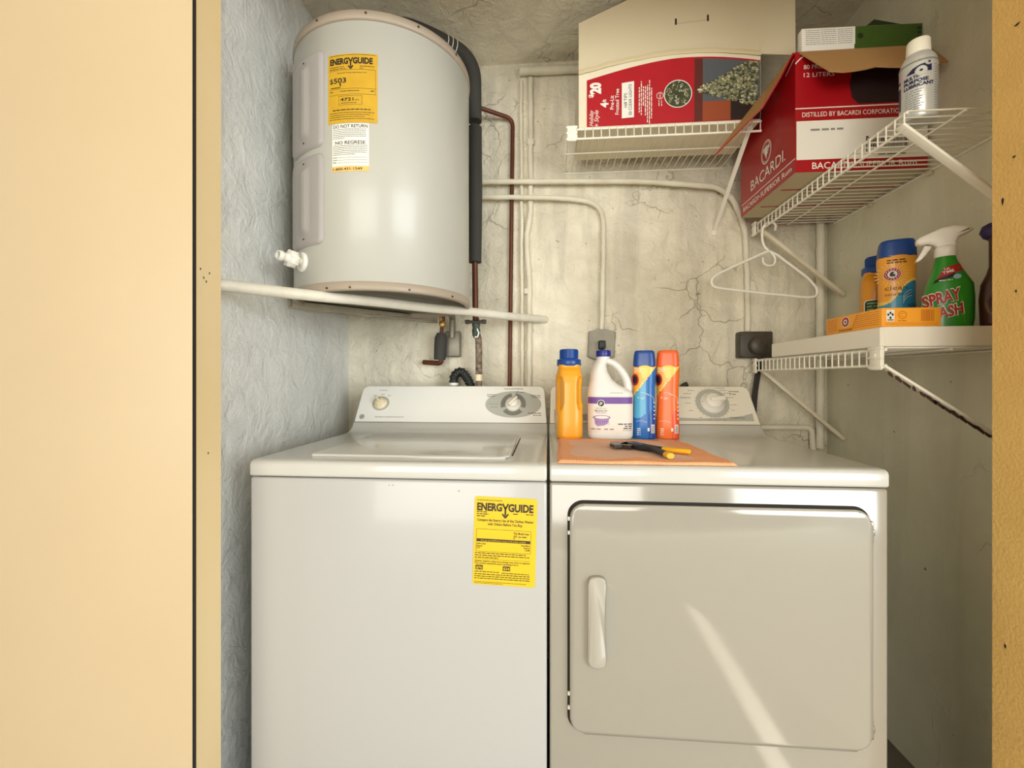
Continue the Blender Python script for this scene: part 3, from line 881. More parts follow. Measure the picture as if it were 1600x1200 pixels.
def con_M(x, v): return Matrix.Translation(con_pt(x, v)) @ Matrix(((1, 0, 0), (0, CV.y, CV.z), (0, 0, 0))).to_4x4() if False else Matrix.Translation(con_pt(x, v)) @ Matrix(((1, CV.x, CNQ.x), (0, CV.y, CNQ.y), (0, CV.z, CNQ.z))).to_4x4()


def knob(root, con, x, v, r, rot, m, mark=True, flat=False):
    M = con_M(x, v)
    mb = MB().lathe([(r, 0.0005), (r, 0.004), (r * .96, 0.008), (r * .70, 0.010), (r * .66, 0.014), (r * .64, 0.020), (0, 0.021)], 40, 0, M)
    Mr = M @ Matrix.Rotation(rot, 4, 'Z')
    mb.box((-r * .13, -r * .70, 0.012), (r * .13, r * .80, 0.030), 0, 0.0018, 2, Mr)
    if mark: mb.box((-r * .05, r * .72, 0.0095), (r * .05, r * .96, 0.0102), 1, 0, 2, Mr)
    return mb.build('knob', [m, M_ink], root)


def washer_print(mbc):
    pr = Print(mbc, con_fn(0), 0.0003, base=1)
    dx, dv = -0.122, 0.072
    kx, kv = -0.597, 0.073
    # big oval surround with a dark ring in three arcs
    pr.ell(dx, dv, 0.098, 0.052, 0, 1, 48)
    pr.ring(dx, dv, 0.032, 0.0415, 1, 2, 205 - 180 + 170, 270 + 180 - 255 + 0, 4) if False else None
    for a, b_ in ((100, 200), (218, 318), (-20, 80)): pr.ring(dx, dv, 0.029, 0.044, 1, 2, a, b_, 24)
    for k, (a, b_, y) in enumerate(((-0.095, -0.062, .036), (-0.092, -0.066, .029), (0.060, 0.094, .033), (0.066, 0.094, .026), (0.052, 0.098, -.036), (0.070, 0.098, -.044), (-0.035, 0.035, .060), (-0.086, -0.054, -.001), (-0.078, -0.054, -.013), (.008, .020, .048), (.022, .040, .046))):
        pr.micro(dx + a, dx + b_, dv + y, 0.0022, 3 if y > .02 or y < -.03 else 2, 3, 60 + k)
    pr.ell(kx, kv, 0.031, 0.029, 0, 1)
    for k, (a, b_, v) in enumerate(((-.014, .014, .125), (-.032, -.018, .103), (-.005, .007, .108), (.020, .032, .103), (-.01, .092, .018))):
        pr.micro(kx + a, kx + b_, v, 0.0022, 2, 3, 80 + k)
    # round monogram badge, bottom left
    gx, gv_ = -0.655, 0.020
    pr.ring(gx, gv_, .0070, .0088, 3, 2); pr.ell(gx, gv_, .0062, .0062, 0, 2, 20)
    pr.text('GE', gx, gv_ - .0026, .0052, 3, align='C', shear=.3, layer=3)
    return [M_grey, M_dgrey, M_greyink, M_inkbrown]


def dryer_print(mbc):
    pr = Print(mbc, con_fn(0), 0.0003, base=1)
    dx, dv = 0.551, 0.080
    pr.ring(dx, dv, .034, .0545, 0, 1, 0, 360, 48)
    # grey swoosh along the foot of the panel
    sw = [(0.02, .052), (0.12, .036), (.25, .028), (.40, .026), (.50, .022), (.58, .024), (.64, .032), (.672, .042)]
    for (a, b_), (c, d) in zip(sw, sw[1:]): pr.poly([(a, .012 + .004 * (a - .3)), (c, .012 + .004 * (c - .3)), (c, d), (a, b_)], 0, 1)
    pr.text('LIGHT', .43, .068, .009, 1, align='R', bold=.03, w=.04) if False else pr.text('HT', .436, .070, .009, 1, align='R', bold=.04, w=.014)
    pr.text('Cottons', .449, .098, .0062, 1, w=.034, align='L'); pr.text('Timed Dry', .598, .022, .0062, 1, w=.046)
    pr.text('Wrinkle', .612, .122, .0058, 1, w=.034, align='L', bold=.01); pr.text('Free', .614, .112, .0058, 1, w=.020, align='L', bold=.01)
    for k in range(26):
        a = R(90 - k * 360 / 26)
        if k in (2, 3, 22): continue
        pr.line((dx + .0555 * cos(a), dv + .0555 * sin(a)), (dx + .059 * cos(a), dv + .059 * sin(a)), .0010, 1, 2)
    for k, (u0, v0, w_) in enumerate(((.478, .127, .022), (.462, .115, .026), (.462, .078, .020), (.470, .050, .014), (.572, .137, .028), (.582, .128, .026), (.594, .117, .024), (.602, .100, .022), (.612, .072, .018), (.608, .052, .010), (.500, .024, .008), (.528, .016, .008), (.552, .014, .008), (.576, .016, .008))):
        pr.micro(u0, u0 + w_, v0, .0020, 2, 2, 130 + k)
    return [M_grey, M_ink, M_greyink]


washer, wcon = machine('washing_machine', 'white top loading washing machine on the left with a yellow label on its front', -0.681, -0.003, M_enamel, M_deck, M_console, 'washing machine', washer_print)
# lid: slightly raised panel with rolled edge
lid_poly = [(-0.565, 0.068), (-0.585 + .02, 0.060), (-0.105, 0.060), (-0.090, 0.072), (-0.094, 0.440), (-0.108, 0.452), (-0.552, 0.452), (-0.565, 0.440)]
mb = MB().prism(lid_poly, (0, 0, 0.9160), (1, 0, 0), (0, 1, 0), 0.0055, 0, 0.0028, True, 3)
# rolled front lip
mb.tube([(-0.562, 0.061, 0.9172), (-0.34, 0.060, 0.9172), (-0.30, 0.052, 0.9172), (-0.12, 0.052, 0.9172), (-0.100, 0.060, 0.9172)], 0.0042, 10)
lid = mb.build('lid', M_deck, washer)
MB().box((-0.087, 0.10, 0.9130), (-0.0845, 0.40, 0.9182), 0).build('lid_gap', M_dark, washer)
# control panel printing
dx, dv, kx, kv = -0.122, 0.072, -0.597, 0.073
k1 = knob(washer, wcon, dx, dv, 0.027, R(-42), M_knob)
k2 = knob(washer, wcon, kx, kv, 0.023, R(42), M_knoby, mark=False); k2['label'] = 'yellowed small knob'

# washer energy label: rounded, tilted a little
a = at_y(743, 775, 0.0035); b_ = at_y(841, 780, 0.0035); c = at_y(738, 912, 0.0035)
U = (b_ - a); V = (a - c); U.y = 0; V.y = 0; EW, EH = U.length, V.length; U.normalize(); V = (V - U * V.dot(U)).normalized()
mb = MB(); pr = Print(mb, plane_fn(c, U, V), 0.0004)
pr.rrect(0, 0, EW, EH, .006, 0, 1)
energy_logo(pr, .006, EH - .030, EW - .014, .0165, 1)
pr.micro(.006, .062, EH - .0085, .0014, 1, 2, 3)
for k in range(3): pr.micro(.006, .028 - .004 * (k == 2) + .004 * (k == 1), EH - .0345 - .0045 * k, .002, 1, 2, 90 + k)
pr.micro(EW - .052, EW - .040, EH - .036, .002, 1, 2, 95); pr.micro(EW - .024, EW - .008, EH - .036, .002, 1, 2, 96)
pr.text('Compare the Energy Use of this Clothes Washer', EW / 2, EH - .0535, .0058, 1, w=EW - .014, align='C', bold=.02)
pr.text('with Others Before You Buy.', EW / 2, EH - .062, .0058, 1, w=EW * .56, align='C', bold=.02)
x0, x1, y0, y1 = .006, EW - .012, EH - .120, EH - .071
for p, q in (((x0, y0), (x1, y0)), ((x1, y0), (x1, y1)), ((x1, y1), (x0, y1)), ((x0, y1), (x0, y0))): pr.line(p, q, .0006, 1, 2)
pr.text('This Model Uses', EW - .050, EH - .0795, .0048, 1, w=.034, bold=.02)
pr.text('303', EW - .050, EH - .0855, .0042, 1, bold=.02); pr.micro(EW - .039, EW - .020, EH - .0855, .002, 1, 2, 97)
pr.poly([(EW - .0502, EH - .0870), (EW - .0485, EH - .0905), (EW - .0468, EH - .0870)], 1, 2)
pr.rect(x0 + .001, EH - .0985, x1 - .001, EH - .0920, 1, 2)
pr.text('Energy use (kWh/year) range of all similar models', (x0 + x1) / 2, EH - .0968, .0032, 0, w=(x1 - x0) * .82, align='C', layer=3)
for k, (s_, w_) in enumerate((('Uses Least', .020), ('Energy', .0125), ('177', .008))): pr.text(s_, .0075, EH - .1045 - .005 * k, .0038, 1, w=w_, bold=.02)
for k, (s_, w_) in enumerate((('Uses Most', .019), ('Energy', .0125), ('1298', .010))): pr.text(s_, x1 - .002, EH - .1045 - .005 * k, .0038, 1, w=w_, align='R', bold=.02)
for k in range(3): pr.micro(.004, (EW - .022, EW - .014, .056)[k], EH - .1245 - .0048 * k, .0018, 1, 2, 100 + k)
pr.line((.004, EH - .1365), (EW - .012, EH - .1365), .0005, 1, 2)
pr.text('Clothes washers using more energy cost more to operate.', .004, EH - .1425, .0038, 1, w=EW - .016, bold=.015)
pr.text("This model's estimated yearly operating cost is:", .004, EH - .1475, .0038, 1, w=EW * .70, bold=.015)
for u0, s_ in ((.006, '$76'), (.066, '$34')):
    pr.rect(u0, EH - .160, u0 + .016, EH - .150, 1, 2); pr.text(s_, u0 + .008, EH - .1578, .0058, 0, w=.013, align='C', bold=.02, layer=3)
pr.micro(.004, .058, EH - .165, .0016, 1, 2, 110); pr.micro(.064, EW - .014, EH - .166, .0016, 1, 2, 111)
for k in range(3): pr.micro(.004, EW - .012, EH - .1705 - .0046 * k, .0017, 1, 2, 112 + k)
for k in range(2): pr.micro(.004, EW - .020 - .05 * k, EH - .1870 - .003 * k, .0010, 1, 2, 116 + k)
lab = mb.build('energy_label', [M_yellowlab, M_inkbrown], washer); lab['label'] = 'yellow energy guide label'
# rust chips along the seam
mb = MB(); pr = Print(mb, plane_fn((0, .0037, 0), (1, 0, 0), (0, 0, 1)), .0003); rr = random.Random(7)
for px, py in ((450, 744), (457, 745), (463, 745), (608, 758), (614, 758), (647, 733), (717, 767)):
    q = at_y(px, py, .004)
    if q.z < .869:
        mb = MB(); Print(mb, plane_fn((0, .0037, 0), (1, 0, 0), (0, 0, 1)), .0003).ell(q.x, q.z, rr.uniform(.001, .0035), rr.uniform(.0006, .0012), 0, 1, 8); mb.build('paint_chip', M_screw, washer)

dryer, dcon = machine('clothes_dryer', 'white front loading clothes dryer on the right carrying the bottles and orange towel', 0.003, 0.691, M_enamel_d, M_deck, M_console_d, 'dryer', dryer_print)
dx, dv = 0.551, 0.080
M = con_M(dx, dv); r = .040
mb = MB().lathe([(r, .0005), (r, .004), (r * .95, .009), (r * .72, .011), (r * .68, .022), (r * .60, .026), (0, .027)], 48, 0, M)
mb.box((-r * .35, -.007, .012), (r * .92, .010, .034), 0, .006, 4, M @ Matrix.Rotation(R(6), 4, 'Z'))
mb.add([M @ Vector(p) for p in ((-r * .92, 0, .0095), (-r * .74, -.004, .0105), (-r * .74, .004, .0105))], [(0, 1, 2)], 1)
mb.build('knob', [M_knob, M_ink], dryer)
# door
DX0, DX1, DZ0, DZ1 = 0.046, 0.6527, 0.346, 0.834


def rr_poly(x0, x1, z0, z1, r, n=8):
    p = []
    for cx, cz, a in ((x1 - r, z1 - r, 0), (x0 + r, z1 - r, 90), (x0 + r, z0 + r, 180), (x1 - r, z0 + r, 270)):
        for k in range(n + 1): p.append((cx + r * cos(R(a + k * 90 / n)), cz + r * sin(R(a + k * 90 / n))))
    return p


MB().prism(rr_poly(DX0 - .0050, DX1 + .0025, DZ0 - .0022, DZ1 + .0055, .034), (0, .0040, 0), (1, 0, 0), (0, 0, 1), .0008).build('door_gap', M_dark, dryer)
door = MB().prism(rr_poly(DX0, DX1, DZ0, DZ1, .031), (0, .0038, 0), (1, 0, 0), (0, 0, 1), .0125, 0, .006, True, 4).build('door', M_enamel_d, dryer)
# handle: raised grip with a scooped finger recess on its right
hx0, hx1, hz0, hz1 = .083, .1215, .492, .684
g = rr_poly(hx0, hx1, hz0, hz1, .014, 6)
g = [(x - (.0030 * sin(PI * (z - hz0) / (hz1 - hz0)) if x > .11 else 0), z) for x, z in g]
g2 = []
for i, p in enumerate(g):
    q = g[(i + 1) % len(g)]; g2.append(p)
    if abs(q[1] - p[1]) > .05 and p[0] > .1 and q[0] > .1:
        for k in range(1, 8):
            t = k / 8; z = p[1] + (q[1] - p[1]) * t; g2.append((hx1 - .0045 * sin(PI * (z - hz0) / (hz1 - hz0)), z))
hd = MB().prism(g2, (0, -.0085, 0), (1, 0, 0), (0, 0, 1), .011, 0, .004, True, 3).build('handle', mat('handle_white', (168, 162, 148), .3), door)
mb = MB(); n = 16; vs = []
for k in range(n + 1):
    z = .502 + (.672 - .502) * k / n
    for j in range(7):
        t = j / 6; w_ = .034 * (1 - abs((k / n) * 2 - 1) ** 6) ** .5 if 0 < k < n else .004
        vs.append((hx1 - .006 + w_ * t, -.0088 - .0008 * sin(PI * t), z))
mb.add(vs, [(k * 7 + j, k * 7 + j + 1, (k + 1) * 7 + j + 1, (k + 1) * 7 + j) for k in range(n) for j in range(6)], 0, True)
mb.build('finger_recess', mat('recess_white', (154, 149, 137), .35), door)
for z in (.789, .392):
    MB().box((.6490, -.0060, z - .022), (.6560, .0035, z + .022), 0, .001).box((.6480, -.0085, z - .006), (.6570, -.004, z + .006), 0, .001).build('hinge', mat('hinge_steel', (150, 144, 128), .4, metal=.6), dryer)
for z in (.800, .770, .425, .395): MB().box((DX0 - .0045, -.002, z - .004), (DX0 + .001, .003, z + .004), 0, .001).build('door_bumper', M_plast, dryer)

# ================================================================== WIRE SHELVES
def wire_shelf(label, origin, rz, length, depth, mw, lip=0.030, deck_r=0.0019, mid=(0.5,), caps=(True, True)):
    """local x runs along the shelf, local y from the front (0) to the wall (depth), z=0 the deck"""
    s = thing('wire_shelf', label, 'shelf', origin, rz, 'wire shelves')
    mb = MB(); n = int(length / 0.0254)
    for k in range(n + 1):
        x = 0.004 + (length - 0.008) * k / n
        mb.tube([(x, depth, 0.0045), (x, 0.003, 0.0045), (x, -0.003, 0.001), (x, -0.003, -lip)], deck_r, 6)
    mb.build('wire_deck', mw, s, True)
    mb = MB()
    for y, z, r in ((0.0, 0.0, .0034), (0.0, -lip, .0034), (depth, 0.0, .003)): mb.tube([(0, y, z), (length, y, z)], r, 10)
    for t in mid: mb.tube([(0, depth * t, 0.0), (length, depth * t, 0.0)], .0026, 8)
    mb.build('front_rail', mw, s, True)
    return s


def end_cap(s, x, w, lip=.03, side=1):
    mb = MB().box((x - (w if side > 0 else 0), -.010, -lip - .010), (x + (0 if side > 0 else w), -.0045, .009), 0, .002)
    for k in range(3):
        z = -lip - .004 + k * (lip + .008) / 2
        mb.box((x - (w if side > 0 else 0) - .003, -.011, z - .003), (x + (0 if side > 0 else w) + .003, -.004, z + .003), 0, .001)
    mb.tube([(x + w / 2 * -side, -.0100, -.012), (x + w / 2 * -side, -.0125, -.012)], .0035, 10)
    return mb.build('end_cap', M_wire, s, True)


# A: on the back wall
SA = wire_shelf('white wire shelf on the back wall carrying the christmas tree box', (0.062, 0.475, 1.900), 0, 0.597, YB - .002 - 0.475, M_wire)
end_cap(SA, -0.002, 0.030, side=-1)
MB().bar(SA.location + Vector((.570, .012, -.006)), (0.628, YB - .002, 1.665), .013, .006, 0).build('brace', M_wire, SA)
mb = MB(); p = Vector((0.628, YB - .003, 1.655)); mb.box(p - Vector((.009, .004, .012)), p + Vector((.009, .002, .008)), 0, .002)
mb.build('wall_clip', M_wire, SA)

# B: on the right wall, upper
ZBs = 1.664
SB = wire_shelf('upper wire shelf on the right wall carrying the red rum carton', (0.757, 0.735, ZBs), R(-90), 0.690, XR - .002 - 0.757, M_wire, lip=.032, mid=(.42,))
end_cap(SB, -0.004, 0.024, .032, side=-1)
MB().bar((0.748, 0.052, ZBs - .024), (XR - .003, 0.052, 1.405), .006, .021, 0, up=(0, 1, 0), bevel=.001).build('brace', M_wire, SB)
MB().bar((0.762, 0.700, ZBs - .030), (XR - .003, 0.682, 1.392), .012, .018, 0, up=(0, 1, 0), bevel=.001).build('brace', M_wire_old, SB)
for y in (.14, .33, .55): MB().box((XR - .012, y - .008, ZBs - .012), (XR - .001, y + .008, ZBs - .004), 0, .002).build('wall_clip', M_wire_old, SB)

# C: on the right wall, lower
ZCs = 1.166
SCx = 0.757
SC = wire_shelf('lower wire shelf on the right wall under the white tray of cleaning bottles', (SCx, 0.728, ZCs), R(-90), 0.624, XR - .002 - SCx, M_wire, lip=.036, mid=(.5,))
end_cap(SC, 0.624 - .002, 0.036, .036, side=1); end_cap(SC, -0.004, 0.022, .036, side=-1)
br = MB().bar((0.752, 0.108, ZCs - .036), (XR - .003, 0.108, .945), .006, .017, 0, up=(0, 1, 0), bevel=.001)
rr = random.Random(3)
for k in range(15):      # flaked rust patches along the lower edge
    t = .06 + .9 * k / 15; c = Vector((0.752, 0.1035, ZCs - .036)).lerp(Vector((XR - .003, 0.1035, .945)), t) - Vector((.004, 0, .006))
    L = rr.uniform(.004, .013)
    br.add([c + Vector((-L, -.0006, L * .85 - .001)), c + Vector((-L * .6, -.0006, L * .55 - .007)), c + Vector((L, -.0006, -L * .8 - .006)), c + Vector((L * 1.1, -.0006, -L * .8 + .001)), c + Vector((0, -.0006, rr.uniform(.001, .006)))], [(0, 1, 2, 3, 4)], 1)
br_o = br.build('brace', [M_wire, M_rust], SC); br_o['label'] = 'near brace, paint flaked to dark rust'
MB().bar((0.764, 0.700, ZCs - .036), (XR - .003, 0.682, .888), .012, .014, 0, up=(0, 1, 0), bevel=.001).build('brace', M_wire_old, SC)

# ================================================================== HANGER
hc = Vector((0.745, 0.655, 1.56))
hg = MB()
hx = at_y(1197, 390, .655)
def H(px, py): return at_y(px, py, .655)
rail_y = .655
loop = [H(1211, 360), H(1212, 352), H(1206, 347), H(1198, 349), H(1192, 357), H(1191, 372), H(1194, 384), H(1201, 392)]
hg.tube(smooth_path(loop, 5), .0042, 10)
body = [H(1201, 392), H(1160, 410), H(1122, 428), H(1111, 437), H(1113, 447), H(1122, 450), H(1190, 458), H(1262, 465), H(1276, 463), H(1277, 451), H(1262, 434), H(1214, 398)]
hg.tube(round_path(body, .012, 5) + [H(1201, 392)], .0046, 10)
hg.tube(smooth_path([H(1204, 394), H(1211, 403), H(1209, 413), H(1200, 415), H(1193, 410), H(1192, 403)], 5), .0036, 8)
hg_o = hg.build('clothes_hanger', M_hanger)
tag(hg_o, 'white plastic clothes hanger hooked on the upper right wire shelf', 'hanger')

# ================================================================== CHRISTMAS TREE BOX
M_card = mat('cream_cardboard', (212, 199, 168), .8, var=(5, .3, (206, 188, 150)), bump=(60, .15, .002))
M_cardw = mat('white_cardboard', (232, 222, 196), .75, var=(6, .4, (212, 198, 166)), bump=(60, .15, .002))
M_tape = mat('clear_tape', (214, 198, 160), .25, coat=.3)
M_red = mat('box_red', (178, 22, 34), .42, var=(30, .25, (150, 14, 26)))
M_redd = mat('carton_red', (168, 16, 26), .36, coat=.2, var=(3, .25, (140, 8, 18)))
M_green1 = mat('print_dark_green', (62, 66, 40), .5)
M_green2 = mat('print_frost_green', (150, 148, 108), .5)
M_green3 = mat('print_frost_light', (206, 200, 164), .5)
M_pgrey = mat('print_slate', (84, 88, 92), .5)
M_pbrown = mat('print_brown', (92, 34, 24), .5)
M_pdark = mat('print_dark', (38, 22, 20), .5)
M_pgold = mat('print_floor_gold', (150, 70, 36), .5)
M_brownc = mat('kraft_inside', (178, 136, 84), .85, var=(8, .3, (158, 116, 68)), bump=(80, .1, .002))
TX0, TX1, TY0, TY1, TZ0 = 0.098, 0.660, 0.482, 0.690, 1.9075
tb = thing('tree_box', 'red and white christmas tree carton with raised lid flap on the back wall shelf', 'box', ((TX0 + TX1) / 2, (TY0 + TY1) / 2, TZ0))
def topz(x): return .178 + .048 * sin(PI * min(1, (x - TX0) / (TX1 - TX0)) * .8)
mb = MB(); n = 24
xs = [TX0 + (TX1 - TX0) * k / n for k in range(n + 1)]
fr = [(x, TY0, TZ0) for x in xs] + [(x, TY0 - .004 * sin(PI * k / n), TZ0 + topz(x)) for k, x in enumerate(xs)]
mb.add(fr, [(k, k + 1, n + 2 + k, n + 1 + k) for k in range(n)], 0, False)
bk = [(x, TY1, TZ0) for x in xs] + [(x, TY1, TZ0 + topz(x) - .01) for x in xs]
mb.add(bk, [(k + 1, k, n + 1 + k, n + 2 + k) for k in range(n)], 0)
mb.add([(TX0, TY0, TZ0), (TX0, TY1, TZ0), (TX0, TY1, TZ0 + .168), (TX0, TY0, TZ0 + .178)], [(1, 0, 3, 2)], 0)
mb.add([(TX1, TY0, TZ0), (TX1, TY1, TZ0), (TX1, TY1, TZ0 + topz(TX1) - .01), (TX1, TY0, TZ0 + topz(TX1))], [(0, 1, 2, 3)], 0)
mb.box((TX0, TY0 + .001, TZ0), (TX1, TY1, TZ0 + .003), 0)
def tfn(u_, v_, off): return Vector((u_, TY0 - off - .0005 - .004 * sin(PI * max(0, min(1, (u_ - TX0) / (TX1 - TX0)))) * min(1, max(0, v_ / .2)), TZ0 + v_))
pr = Print(mb, tfn, .0005)
def tp(px, py):
    q = at_y(px, py, TY0 - .002); return q.x, q.z - TZ0
def redtop(x): return topz(x) - .032 + .012 * min(1, (x - TX0) / .3)
ux0 = tp(917, 130)[0]; ux1 = tp(1085, 100)[0]; ux2 = TX1 - .0015
m_ = 20
for a, b_, mi in ((ux0, ux1, 1), (ux1, ux2, 6)):
    for k in range(m_):
        p, q = a + (b_ - a) * k / m_, a + (b_ - a) * (k + 1) / m_
        pr.poly([(p, .003), (q, .003), (q, redtop(q)), (p, redtop(p))], mi, 1)
# picture of a frosted tree lying on its side
def clipz(x, v): return max(.004, min(redtop(x) - .006, v))
for (x0_, x1_, v0, v1, mi) in ((ux1 + .025, ux2, .065, .3, 7), (ux1, ux1 + .025, .005, .3, 8), (ux1 + .025, ux1 + .11, .005, .066, 10), (ux1 + .11, ux2, .005, .066, 9)):
    for k in range(8):
        p, q = x0_ + (x1_ - x0_) * k / 8, x0_ + (x1_ - x0_) * (k + 1) / 8
        pr.poly([(p, clipz(p, v0)), (q, clipz(q, v0)), (q, clipz(q, v1)), (p, clipz(p, v1))], mi, 2)
rr = random.Random(11)
tip = tp(1092, 141)
for k in range(760):
    t = rr.random() ** .62; x = tip[0] + t * (ux2 - tip[0] - .008); cz_ = tip[1] + .018 * t; hw = .007 + .072 * t
    v = cz_ + rr.uniform(-1, 1) * hw
    if v > redtop(x) - .008 or v < .012: continue
    r_ = rr.uniform(.003, .0062); a0_ = rr.random() * 6
    pts = [(x + r_ * (1 if j % 2 else .45) * cos(a0_ + j * PI / 4) * 1.2, v + r_ * (1 if j % 2 else .45) * sin(a0_ + j * PI / 4)) for j in range(8)]
    pr.poly(pts, rr.choice((2, 3, 3, 3, 4) if k > 330 else (2, 2, 2, 3)), 3 if k < 330 else 4)
pr.ell(tip[0] + .002, tip[1], .008, .004, 4, 5, 10)
# round close-up picture
cu, cv_ = tp(1059, 147); pr.ring(cu, cv_, .041, .0435, 5, 3, asp=1.0, n=40); pr.ell(cu, cv_, .041, .041, 2, 3)
for k in range(70):
    a = rr.random() * 2 * PI; d_ = .036 * rr.random() ** .5; x, v = cu + d_ * cos(a), cv_ + d_ * sin(a); r_ = rr.uniform(.003, .007)
    pr.ring(x, v, r_ * .62, r_, rr.choice((3, 3, 4, 2)), 4, rr.uniform(0, 180), rr.uniform(200, 360), 7)
for k in range(9):
    a = rr.random() * 2 * PI; d_ = .03 * rr.random() ** .5; pr.ell(cu + d_ * cos(a), cv_ + d_ * sin(a), .0017, .0017, 5, 5, 8)
# lettering, all turned to read bottom to top
def tt(t, px, py, hpx, py_top, mi=5, bold=.02, layer=3, shear=0):
    """text turned 90 degrees: (px, py) foot of the baseline, hpx letter height in photo px, runs up to py_top"""
    a = tp(px, py); b_ = tp(px, py_top); h_ = abs(tp(px, py)[0] - tp(px - hpx, py)[0])
    pr.text(t, a[0], a[1], h_, mi, w=b_[1] - a[1], rot=R(90), bold=bold, layer=layer, shear=shear)
tt('20', 938, 147, 16, 129, bold=.06); tt('$', 926.5, 153, 7, 147, bold=.03)
tt('4', 950, 168, 12, 160, bold=.04); tt('ft', 947, 159.5, 6, 155.5, bold=.03)
tt('Pre-Lit', 959, 171, 6, 149.5, bold=.01); tt('Frosted Tree', 967, 179, 6, 139, bold=.01)
tt('Holiday', 927, 197, 7, 172, bold=.0, shear=.35); tt('Style', 935, 191, 7, 172, bold=.0, shear=.35)
a = tp(932, 196)
for k in range(3): pr.line((a[0] - .006 * cos(k * PI / 3), a[1] - .006 * sin(k * PI / 3)), (a[0] + .006 * cos(k * PI / 3), a[1] + .006 * sin(k * PI / 3)), .0012, 5, 3)
a, b_ = tp(971.5, 185), tp(990.5, 127.5)
pr.poly([(a[0], a[1]), (b_[0], a[1] + .002), (b_[0], b_[1]), (a[0], b_[1] - .004)], 5, 3)
tt('168 TIPS', 979.5, 168, 5, 146, mi=11, bold=0, layer=4); tt('50 CLEAR LIGHTS', 987, 180, 5, 132.5, mi=11, bold=0, layer=4)
for k, (py0, py1) in enumerate(((176, 137), (180, 128), (166, 136), (181, 136), (192, 134), (194, 127), (186, 139))):
    x = tp(998 + k * 3.2, 150)[0]; pr.micro(tp(998, py0)[1], tp(998, py1)[1], x, .0028, 5, 3, 200 + k, rot=True)
a = tp(1031, 150); pr.ring(a[0], a[1], .0095, .0108, 5, 3, n=24); pr.text('022', a[0] + .003, a[1] - .008, .006, 5, w=.016, rot=R(90), layer=3)
for k in range(2): pr.micro(tp(1030, 166)[1], tp(1030, 157)[1], tp(1029 + 4 * k, 150)[0], .0022, 5, 3, 220 + k, rot=True)
mb.build('carton', [M_cardw, M_red, M_green1, M_green2, M_green3, M_white, M_red, M_pgrey, M_pbrown, M_pdark, M_pgold, M_ink], tb)
# strip of tape bulging along the fold
mb = MB(); vs = []
for k in range(25):
    x = TX0 + (TX1 - TX0) * k / 24; z = TZ0 + topz(x); w_ = .0012 * sin(k * 2.1) + .0010 * sin(k * 5.3)
    vs += [(x, TY0 - .0055, z - .008 + w_ * .5), (x, TY0 - .0065, z - .002), (x, TY0 - .002, z + .009 + w_)]
mb.add(vs, [(3 * k + j, 3 * k + 3 + j, 3 * k + 4 + j, 3 * k + 1 + j) for k in range(24) for j in (0, 1)], 0, True)
mb.build('tape', M_tape, tb)
# raised top flap, with the cut-out carry slots
mb = MB(); fl = []
def flap_top(x): return min(ZC - .012, at_y(907, 38, TY0 + .01).z + (x - TX0) * .42)
y_, th = TY0 + .006, .004
P_ = [(x, TZ0 + topz(x) + .002) for x in xs] + [(TX1 + .02, ZC - .014)] + [(x, flap_top(x)) for x in reversed(xs)]
mb.prism([(p[0], p[1]) for p in P_], (0, y_ + th, 0), (1, 0, 0), (0, 0, 1), th, 0)
pf = Print(mb, plane_fn((0, y_, 0), (1, 0, 0), (0, 0, 1)), .0004)
for px, py in ((1056, 34), (1106, 28)):
    q = at_y(px, py, y_); pf.rect(q.x - .003, q.z - .010, q.x + .003, q.z + .010, 1, 1)
qa, qb = at_y(1058, 37, y_), at_y(1104, 31, y_); pf.line((qa.x, qa.z), (qb.x, qb.z), .0008, 2, 1)
mb.build('top_flap', [M_card, M_pdark, M_brownc], tb)
# end flap standing up and leaning out to the right
mb = MB(); z0_ = TZ0 + topz(TX1) + .004
mb.add([(TX1, TY0 + .004, z0_), (TX1 + .098, TY0 - .012, z0_ - .022), (TX1 + .105, TY0 + .004, 2.325), (TX1 + .0, TY0 + .010, 2.325),
        (TX1, TY0 + .008, z0_), (TX1 + .098, TY0 - .008, z0_ - .022), (TX1 + .105, TY0 + .008, 2.325), (TX1 + .0, TY0 + .014, 2.325)],
       [(0, 1, 2, 3), (7, 6, 5, 4), (0, 4, 5, 1), (1, 5, 6, 2), (2, 6, 7, 3), (3, 7, 4, 0)], 0)
mb.build('end_flap', M_card, tb)

# ================================================================== RUM CARTON
BX0, BX1, BY0, BY1, BZ0, BZ1 = 0.681, 1.022, 0.327, 0.672, ZBs + .0068, 2.004
rc = thing('rum_carton', 'open red rum carton with white side panel standing on the upper right wire shelf', 'box', ((BX0 + BX1) / 2, (BY0 + BY1) / 2, BZ0))
M_kraftw = mat('carton_bottom', (196, 182, 150), .8, var=(9, .3, (170, 154, 120)))
mb = MB(); t_ = .004
mb.box((BX0, BY0, BZ0), (BX0 + t_, BY1, BZ1), 0).box((BX1 - t_, BY0, BZ0), (BX1, BY1, BZ1), 0)
mb.box((BX0 + t_, BY0, BZ0), (BX1 - t_, BY0 + t_, BZ1), 0).box((BX0 + t_, BY1 - t_, BZ0), (BX1 - t_, BY1, BZ1), 0)
mb.box((BX0 + t_, BY0 + t_, BZ0), (BX1 - t_, BY1 - t_, BZ0 + t_), 3)
